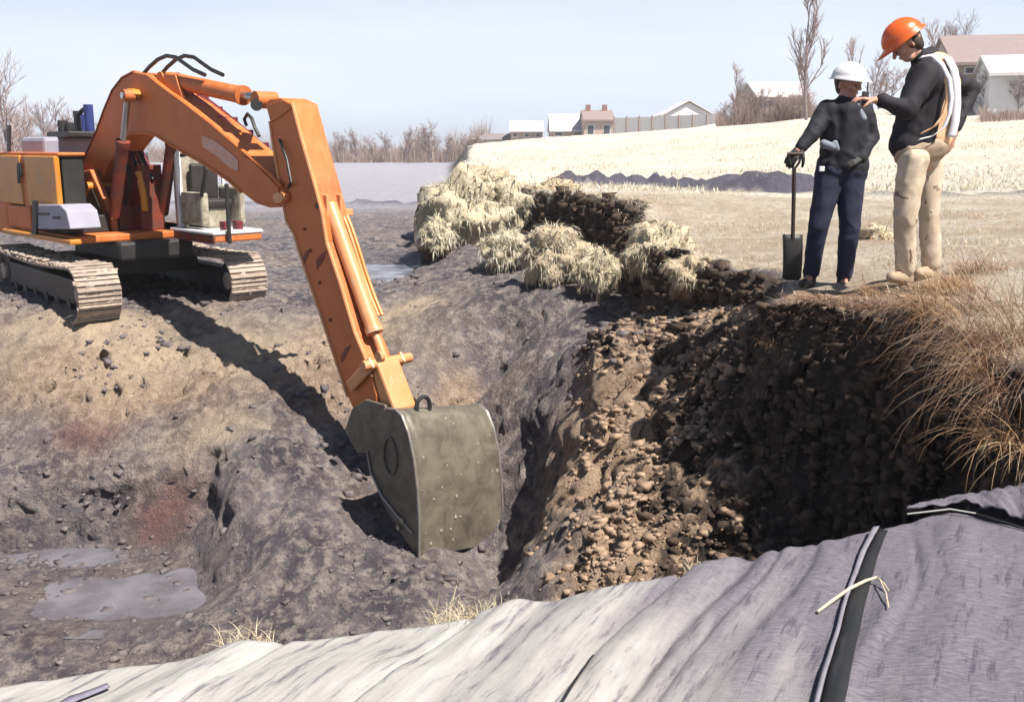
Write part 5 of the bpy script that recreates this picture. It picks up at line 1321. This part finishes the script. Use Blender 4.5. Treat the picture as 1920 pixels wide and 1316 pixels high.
# ------------------------------------------------------------------ bare trees, brush, houses and fence of the background
M['bark'] = simple('grey_bark', (0.17, 0.13, 0.14), (0.24, 0.19, 0.19), 5, .9)
M['twigs'] = simple('brown_twigs', (0.26, 0.18, 0.17), (0.34, 0.25, 0.23), 3, .9)
M['brush'] = simple('reddish_brush', (0.27, 0.165, 0.14), (0.36, 0.25, 0.20), .6, .9)
def bare_tree_meshes(seed, H, lean=0.0, levels=5, spread=.5, narrow=1.0, r0=None, twig_r=.012):
    rnd = random.Random(seed); trunk = MB(); tw = ([], []); r0 = r0 or H * .018
    paths = []
    def grow(p, d, L, r, lv):
        n = 4; pts = [p.copy()]; q = p.copy(); dd = d.copy()
        for k in range(n):
            dd = (dd + Vector((rnd.uniform(-.12, .12), rnd.uniform(-.12, .12), .05))).normalized(); q = q + dd * (L / n); pts.append(q.copy())
        paths.append((lv, pts, [max(r * (1 - .55 * k / n), twig_r * .6) for k in range(n + 1)]))
        if lv >= levels: return
        m = rnd.randint(4, 5) if lv else 10
        for i in range(m):
            t = rnd.uniform(.2, 1.0) if lv else .16 + .84 * i / (m - 1)
            j = min(int(t * n), n - 1); b = pts[j].lerp(pts[j + 1], t * n - j)
            az = rnd.uniform(0, 6.283); sp = spread * rnd.uniform(.6, 1.3)
            side = Vector((math.cos(az), math.sin(az), 0)) * narrow
            nd = (dd * math.cos(sp) + side * math.sin(sp) + Vector((0, 0, .15))).normalized()
            grow(b, nd, L * rnd.uniform(.48, .70) * (1 if lv else .62), r * .55, lv + 1)
    grow(Vector((0, 0, 0)), Vector((lean, 0, 1)).normalized(), H * .62, r0, 0)
    for lv, pts, rs in paths:
        if lv < 2: trunk.tube(pts, 0, 7 if lv == 0 else 5, r_list=rs)
    crown = MB()
    for lv, pts, rs in paths:
        if lv >= 2: crown.tube(pts, 0, 3, cap=False, r_list=rs)
    return trunk, crown
def make_tree(seed, H, **kw):
    t, c = bare_tree_meshes(seed, H, **kw)
    a = t.build('trunk', M['bark'], smooth=True); b = c.build('crown', M['twigs']); ma, mb = a.data, b.data
    bpy.data.objects.remove(a); bpy.data.objects.remove(b); return ma, mb
def place_tree(meshes, loc, sc, rz, label, group, name='bare_tree'):
    e = empty(name, loc, label, 'tree', group); e.rotation_euler.z = rz; e.scale = sc if isinstance(sc, tuple) else (sc, sc, sc)
    for nm, me in (('trunk', meshes[0]), ('crown', meshes[1])):
        o = link(nm, me); o.parent = e
    return e
T_tall = [make_tree(1, 10, levels=4, spread=.42, twig_r=.009, r0=.11), make_tree(2, 10, levels=4, spread=.5, twig_r=.009, r0=.11), make_tree(3, 10, levels=4, spread=.65, twig_r=.010, r0=.11)]
T_bush = [make_tree(11, 5, levels=4, spread=.8, twig_r=.012, r0=.07), make_tree(12, 5, levels=4, spread=.7, twig_r=.012, r0=.07), make_tree(13, 5, levels=4, spread=.9, twig_r=.012, r0=.06)]
def ground_at_px(px, Y):
    x = at_y(px, 300, Y).x; return Vector((x, Y, gz(x, Y)))
def tree_px(mesh, H0, px, ytop, Y, rz, label, group, wide=1.0):
    g = ground_at_px(px, Y); top = at_y(px, ytop, Y).z; h = max(top - g.z, 1); s = h / H0
    g.z -= .1
    return place_tree(mesh, g, (s * wide, s * wide, s), rz, label, group)
# tree top heights: a tree mesh of nominal H reaches about H*.98
tree_px(T_tall[0], 9.6, 1508, -30, 80, .3, 'tall slim bare tree left of the white-hatted person', 'tall bare trees on the hill', 1.15)
tree_px(T_tall[1], 9.6, 1590, 55, 84, 1.3, 'bare tree rising behind the white hard hat', 'tall bare trees on the hill', .8)
tree_px(T_tall[2], 9.6, 1628, 95, 80, 2.3, 'short bare tree between the two people', 'tall bare trees on the hill', .9)
tree_px(T_tall[1], 9.6, 1745, 25, 74, 3.3, 'bare tree right behind the orange hard hat', 'tall bare trees on the hill', 1.3)
tree_px(T_tall[2], 9.6, 1785, 20, 78, 4.3, 'bare tree against the left gable of the brown house', 'tall bare trees on the hill', 1.0)
tree_px(T_tall[0], 9.6, 1375, 120, 100, 5.1, 'small pale bare tree right of the white gabled house', 'tall bare trees on the hill', 1.3)
tree_px(T_tall[2], 9.6, 18, 95, 46, 5.5, 'bare tree at the left edge behind the excavator', 'bare trees behind the excavator', 1.1)
tree_px(T_tall[1], 9.6, 85, 170, 60, .5, 'smaller bare tree behind the excavator hood', 'bare trees behind the excavator', 1.2)
# low brush and trees of the far line
rr = random.Random(3)
ORD = ['first', 'second', 'third', 'fourth', 'fifth', 'sixth', 'seventh', 'eighth', 'ninth', 'tenth', 'eleventh', 'twelfth', 'thirteenth']
for k, px in enumerate((640, 668, 700, 726, 762, 792, 806, 838, 872, 896)):
    top = 252 - 16 * rr.random() - (14 if 780 < px < 810 else 0); Yb = rr.uniform(150, 165)
    g = ground_at_px(px, Yb); h = at_y(px, top, Yb).z - g.z; s_ = h / 4.6
    place_tree(T_bush[k % 3], g, (s_ * 1.3, s_ * 1.3, s_), rr.uniform(0, 6), ORD[k] + ' from the left of the bare trees in the brush beyond the mud flat', 'bare trees of the far line')
for k, px in enumerate((-5, 30, 58, 92, 125, 210)):
    top = 222 - 25 * rr.random(); Yb = rr.uniform(110, 130)
    g = ground_at_px(px, Yb); h = at_y(px, top, Yb).z - g.z; s_ = h / 4.6
    place_tree(T_bush[k % 3], g, (s_ * 1.1, s_ * 1.1, s_), rr.uniform(0, 6), ORD[k] + ' from the left of the far pale trees showing above the excavator hood', 'far bare trees behind the excavator')
for k, (px, top, Y) in enumerate([(1352,192,98),(1376,176,97),(1404,164,96),(1430,163,95),(1458,170,94),(1486,168,93),(1502,158,93),(1640,126,90),(1660,122,90),(1835,120,60),(1868,132,60),(1900,140,58)]):
    g = ground_at_px(px, Y); h = max(at_y(px, top, Y).z - g.z, 1.2); s_ = h / 4.6
    e = place_tree(T_bush[k % 3], g, (s_ * 1.25, s_ * 1.25, s_), k * 1.3, ORD[k] + ' from the left of the brown leafless shrubs on the hill', 'leafless thicket on the hill', name='bare_shrub'); e['category'] = 'shrub'
def brush(name, n, pxa, pxb, Ya, Yb, hmin, hmax, width, mat, label, seed):
    u = rng.random(n); Y = rng.uniform(Ya, Yb, n); px = pxa + (pxb - pxa) * u; x_ = (px - 960) / F_PX * Y * 1.0
    z_ = ground(x_, Y); hh = (hmin + (hmax - hmin) * np.clip(.5 + .7 * fbm(u * (pxb - pxa) / 22, u * 0, octv=3, seed=seed), 0, 1)) * (.5 + .5 * rng.random(n))
    V, F = blades(np.stack([x_, Y, z_ - .1], -1), rng.uniform(0, 6.28, n), hh, width, .5 * rng.random(n), .5 * rng.random(n), seg=2)
    tag(link(name, mesh_np(name, V, F), None, M[mat]), label, 'brush', kind='stuff')
M['brush_mat'] = grass_mat('far_brush', [(0.30, 0.22, 0.20), (0.38, 0.29, 0.26), (0.33, 0.22, 0.19), (0.44, 0.35, 0.31)])
brush('far_brush', 16000, -420, 915, 166, 185, 3.0, 6.5, .09, 'brush_mat', 'brownish leafless wood reading as one mass beyond the mud flat', 401)
brush('hill_brush', 5000, 1335, 1515, 94, 100, 1.2, 3.2, .05, 'brush_mat', 'brown leafless undergrowth along the top of the hill', 403)
brush('yard_brush', 2500, 1815, 1990, 52, 56, .6, 1.3, .03, 'brush_mat', 'low brown undergrowth in front of the large house', 405)

# houses: body, gable roofs, windows, doors
M['siding_white'] = simple('white_siding', (0.72, 0.71, 0.72), (0.66, 0.65, 0.68), 2, .7)
M['siding_tan'] = simple('tan_siding', (0.42, 0.33, 0.29), (0.38, 0.29, 0.26), 2, .7)
M['roof_pale'] = simple('pale_roof', (0.66, 0.62, 0.64), (0.58, 0.53, 0.55), 3, .8)
M['roof_pink'] = simple('pinkish_brown_roof', (0.29, 0.22, 0.21), (0.24, 0.18, 0.18), 3, .8)
M['roof_grey'] = simple('grey_roof', (0.20, 0.17, 0.18), (0.26, 0.22, 0.22), 3, .8)
M['glass'] = simple('dark_window', (0.05, 0.05, 0.07), (0.08, 0.08, 0.1), 3, .15)
M['brick_red'] = simple('red_brick', (0.30, 0.15, 0.13), (0.24, 0.12, 0.10), 6, .8)
def house(px0, px1, base_py, eave_py, ridge_py, Y, depth, wall, roof, label, yaw=0.0, gable='side', windows=3, wd=None, name='house', chimney=False, cat='house'):
    """a gabled house whose front spans px0..px1 at distance Y"""
    a, b = at_y(px0, base_py, Y), at_y(px1, base_py, Y); w = (b - a).length; c = (a + b) / 2
    he = at_y(px0, eave_py, Y).z - a.z; hr = at_y(px0, ridge_py, Y).z - a.z
    gz0 = min(gz(c.x, c.y), c.z)
    e = empty(name, (c.x, c.y, gz0), label, cat); e.rotation_euler.z = yaw
    b0 = c.z - gz0
    def hb(nm, x0, x1, y0, y1, z0, z1, m, par=e, bv=0):
        mb = MB().box(((x0 + x1) / 2, (y0 + y1) / 2, (z0 + z1) / 2), Vector(((x1 - x0) / 2, 0, 0)), Vector((0, (y1 - y0) / 2, 0)), Vector((0, 0, (z1 - z0) / 2)))
        o = mb.build(nm, M[m]); o.parent = par; return o
    hw = w / 2; z0 = -.6
    if gable == 'side':
        prof = [(0, z0), (0, b0 + he), (depth / 2, b0 + hr - .15), (depth, b0 + he), (depth, z0)]
        mb = MB().poly_prism([Vector((-hw + .2, y, z)) for y, z in prof], Vector((w - .4, 0, 0)))
        o = mb.build('wall', M[wall]); o.parent = e
        for s in (0, 1):
            y0, y1 = (-.5, depth / 2) if s == 0 else (depth + .5, depth / 2); ze = b0 + he - .5 * (hr - he) / (depth / 2); zr = b0 + hr
            pts = [Vector((-hw, y0, ze)), Vector((hw, y0, ze)), Vector((hw, y1, zr)), Vector((-hw, y1, zr))]
            mb = MB().poly_prism(pts, Vector((0, 0, .18))); o = mb.build('roof', M[roof]); o.parent = e
    else:
        prof = [(-hw + .3, z0), (-hw + .3, b0 + he), (0, b0 + hr - .15), (hw - .3, b0 + he), (hw - .3, z0)]
        mb = MB().poly_prism([Vector((x, .3, z)) for x, z in prof], Vector((0, depth, 0))); o = mb.build('wall', M[wall]); o.parent = e
        for s in (-1, 1):
            pts = [Vector((s * (hw + .1), 0, b0 + he - .15)), Vector((0, 0, b0 + hr)), Vector((0, depth + .6, b0 + hr)), Vector((s * (hw + .1), depth + .6, b0 + he - .15))]
            mb = MB().poly_prism(pts, Vector((0, 0, .18))); o = mb.build('roof', M[roof]); o.parent = e
    ww = min(1.3, w / (windows * 2.2)) if windows else 0
    for i in range(windows):
        x = -hw + w * (i + .5) / windows
        f = hb('window', x - ww / 2, x + ww / 2, (-.03 if gable == 'side' else .25), .02 if gable == 'side' else .32, b0 + he * .35, b0 + he * .78, 'siding_white')
        g = hb('pane', x - ww / 2 + .08, x + ww / 2 - .08, (-.05 if gable == 'side' else .23), (-.028 if gable == 'side' else .252), b0 + he * .35 + .08, b0 + he * .78 - .08, 'glass', par=f)
    if chimney:
        for k, x in enumerate((-hw * .55, hw * .5)): hb('chimney', x - .35, x + .35, depth / 2 - .5, depth / 2 + .3, b0 + hr - .6, b0 + hr + .9, 'brick_red')
    return e
house(880, 960, 268, 262, 252, 165, 8, 'siding_tan', 'roof_grey', 'low dark-roofed shed at the left end of the far row of houses', windows=3, name='shed', cat='shed')
house(955, 1020, 264, 246, 228, 160, 9, 'siding_tan', 'roof_pale', 'far house with a pale roof, left of the brick-coloured one', windows=3)
house(1030, 1100, 262, 244, 214, 150, 9, 'siding_tan', 'roof_pale', 'far house with a steep pale roof adjoining the brick-coloured house', windows=2)
house(1092, 1152, 268, 225, 207, 145, 8, 'siding_tan', 'roof_pink', 'brick-coloured far house with two chimneys', windows=2, chimney=True)
house(1240, 1340, 268, 216, 190, 130, 9, 'siding_white', 'roof_pale', 'white house with a low gable behind the pale fence', gable='front', windows=0)
house(1415, 1520, 215, 180, 152, 112, 9, 'siding_tan', 'roof_pale', 'house with a sloping pale roof behind the thicket, left of the tall bare tree', windows=2)
house(1790, 2060, 150, 116, 52, 62, 11, 'siding_tan', 'roof_pink', 'large brown-roofed house at the upper right edge', yaw=-.25, windows=3)
house(1856, 1990, 150, 136, 102, 58, 5, 'siding_white', 'roof_pale', 'white-roofed porch wing in front of the large brown-roofed house', yaw=-.25, windows=3, name='porch_wing', cat='porch')
# pale board fence, each board and post of its own
fa, fb = at_y(1152, 268, 122), at_y(1352, 262, 112)
fe = empty('board_fence', (fa.x, fa.y, gz(fa.x, fa.y)), 'long pale board fence between the brick-coloured house and the hill', 'fence')
L = (fb - fa).length; u = (fb - fa).normalized(); nb_ = 64; fm = None
vv = u.cross(UP)
for i in range(nb_):
    p = fa + u * (L * (i + .5) / nb_); zb = gz(p.x, p.y); h = at_y(1152, 221, 122).z - at_y(1152, 268, 122).z
    if fm is None:
        o = MB().box((0, 0, h / 2 - .2), u * (L / nb_ / 2 * .93), vv * .04, UP * (h / 2 + .2)).build('board', M['siding_white']); fm = o.data
    else: o = link('board', fm)
    zt_ = fa.z + h + .03 * ((i * 7) % 3) * .5; hh_ = max(zt_ - zb, .5); o.scale = (1, 1, (hh_ + .2) / (h + .2)); o.location = (p.x, p.y, zb - .0); parent_keep(o, fe)
for i in range(9):
    p = fa + u * (L * i / 8) + vv * .12; zt_ = at_y(1152, 219, 122).z; zb = gz(p.x, p.y) - .3; o = MB().box((p.x, p.y, (zt_ + zb) / 2), u * .09, vv * .07, UP * max((zt_ - zb) / 2, .3)).build('post', M['siding_tan']); parent_keep(o, fe)
# brown patches of scrub on the field, right edge
for (px, py, Y, w, h, lab) in ((1850,432,13.5,90,40,'brown scrubby clump at the right edge beyond the tussocks'),(1905,452,12.5,70,50,'dark scrubby clump cut by the right edge'),(1635,455,11.5,60,60,'dark scrubby clump of earth behind the two people')):
    sod(px, py, Y, w, h, .5, lab, 'red_straw', .7, 30 + len(lab) % 7, 500, bl=.14, soil='sod_soil', group='scrubby clumps on the field')

# ------------------------------------------------------------------ air
hz_me = MB().box((0, 425, 6.0), Vector((880, 0, 0)), Vector((0, 505, 0)), UP * 12).build('haze', None)
hm = bpy.data.materials.new('thin_haze'); hm.use_nodes = True; hn = hm.node_tree.nodes; hn.clear()
ho_ = hn.new('ShaderNodeOutputMaterial'); pv = hn.new('ShaderNodeVolumePrincipled')
pv.inputs['Color'].default_value = (0.98, 0.98, 0.99, 1); pv.inputs['Density'].default_value = 0.0008; pv.inputs['Anisotropy'].default_value = 0.2
hm.node_tree.links.new(pv.outputs[0], ho_.inputs['Volume']); hz_me.data.materials.clear(); hz_me.data.materials.append(hm)
tag(hz_me, kind='stuff'); hz_me['label'] = 'thin pale haze over the field and far houses'
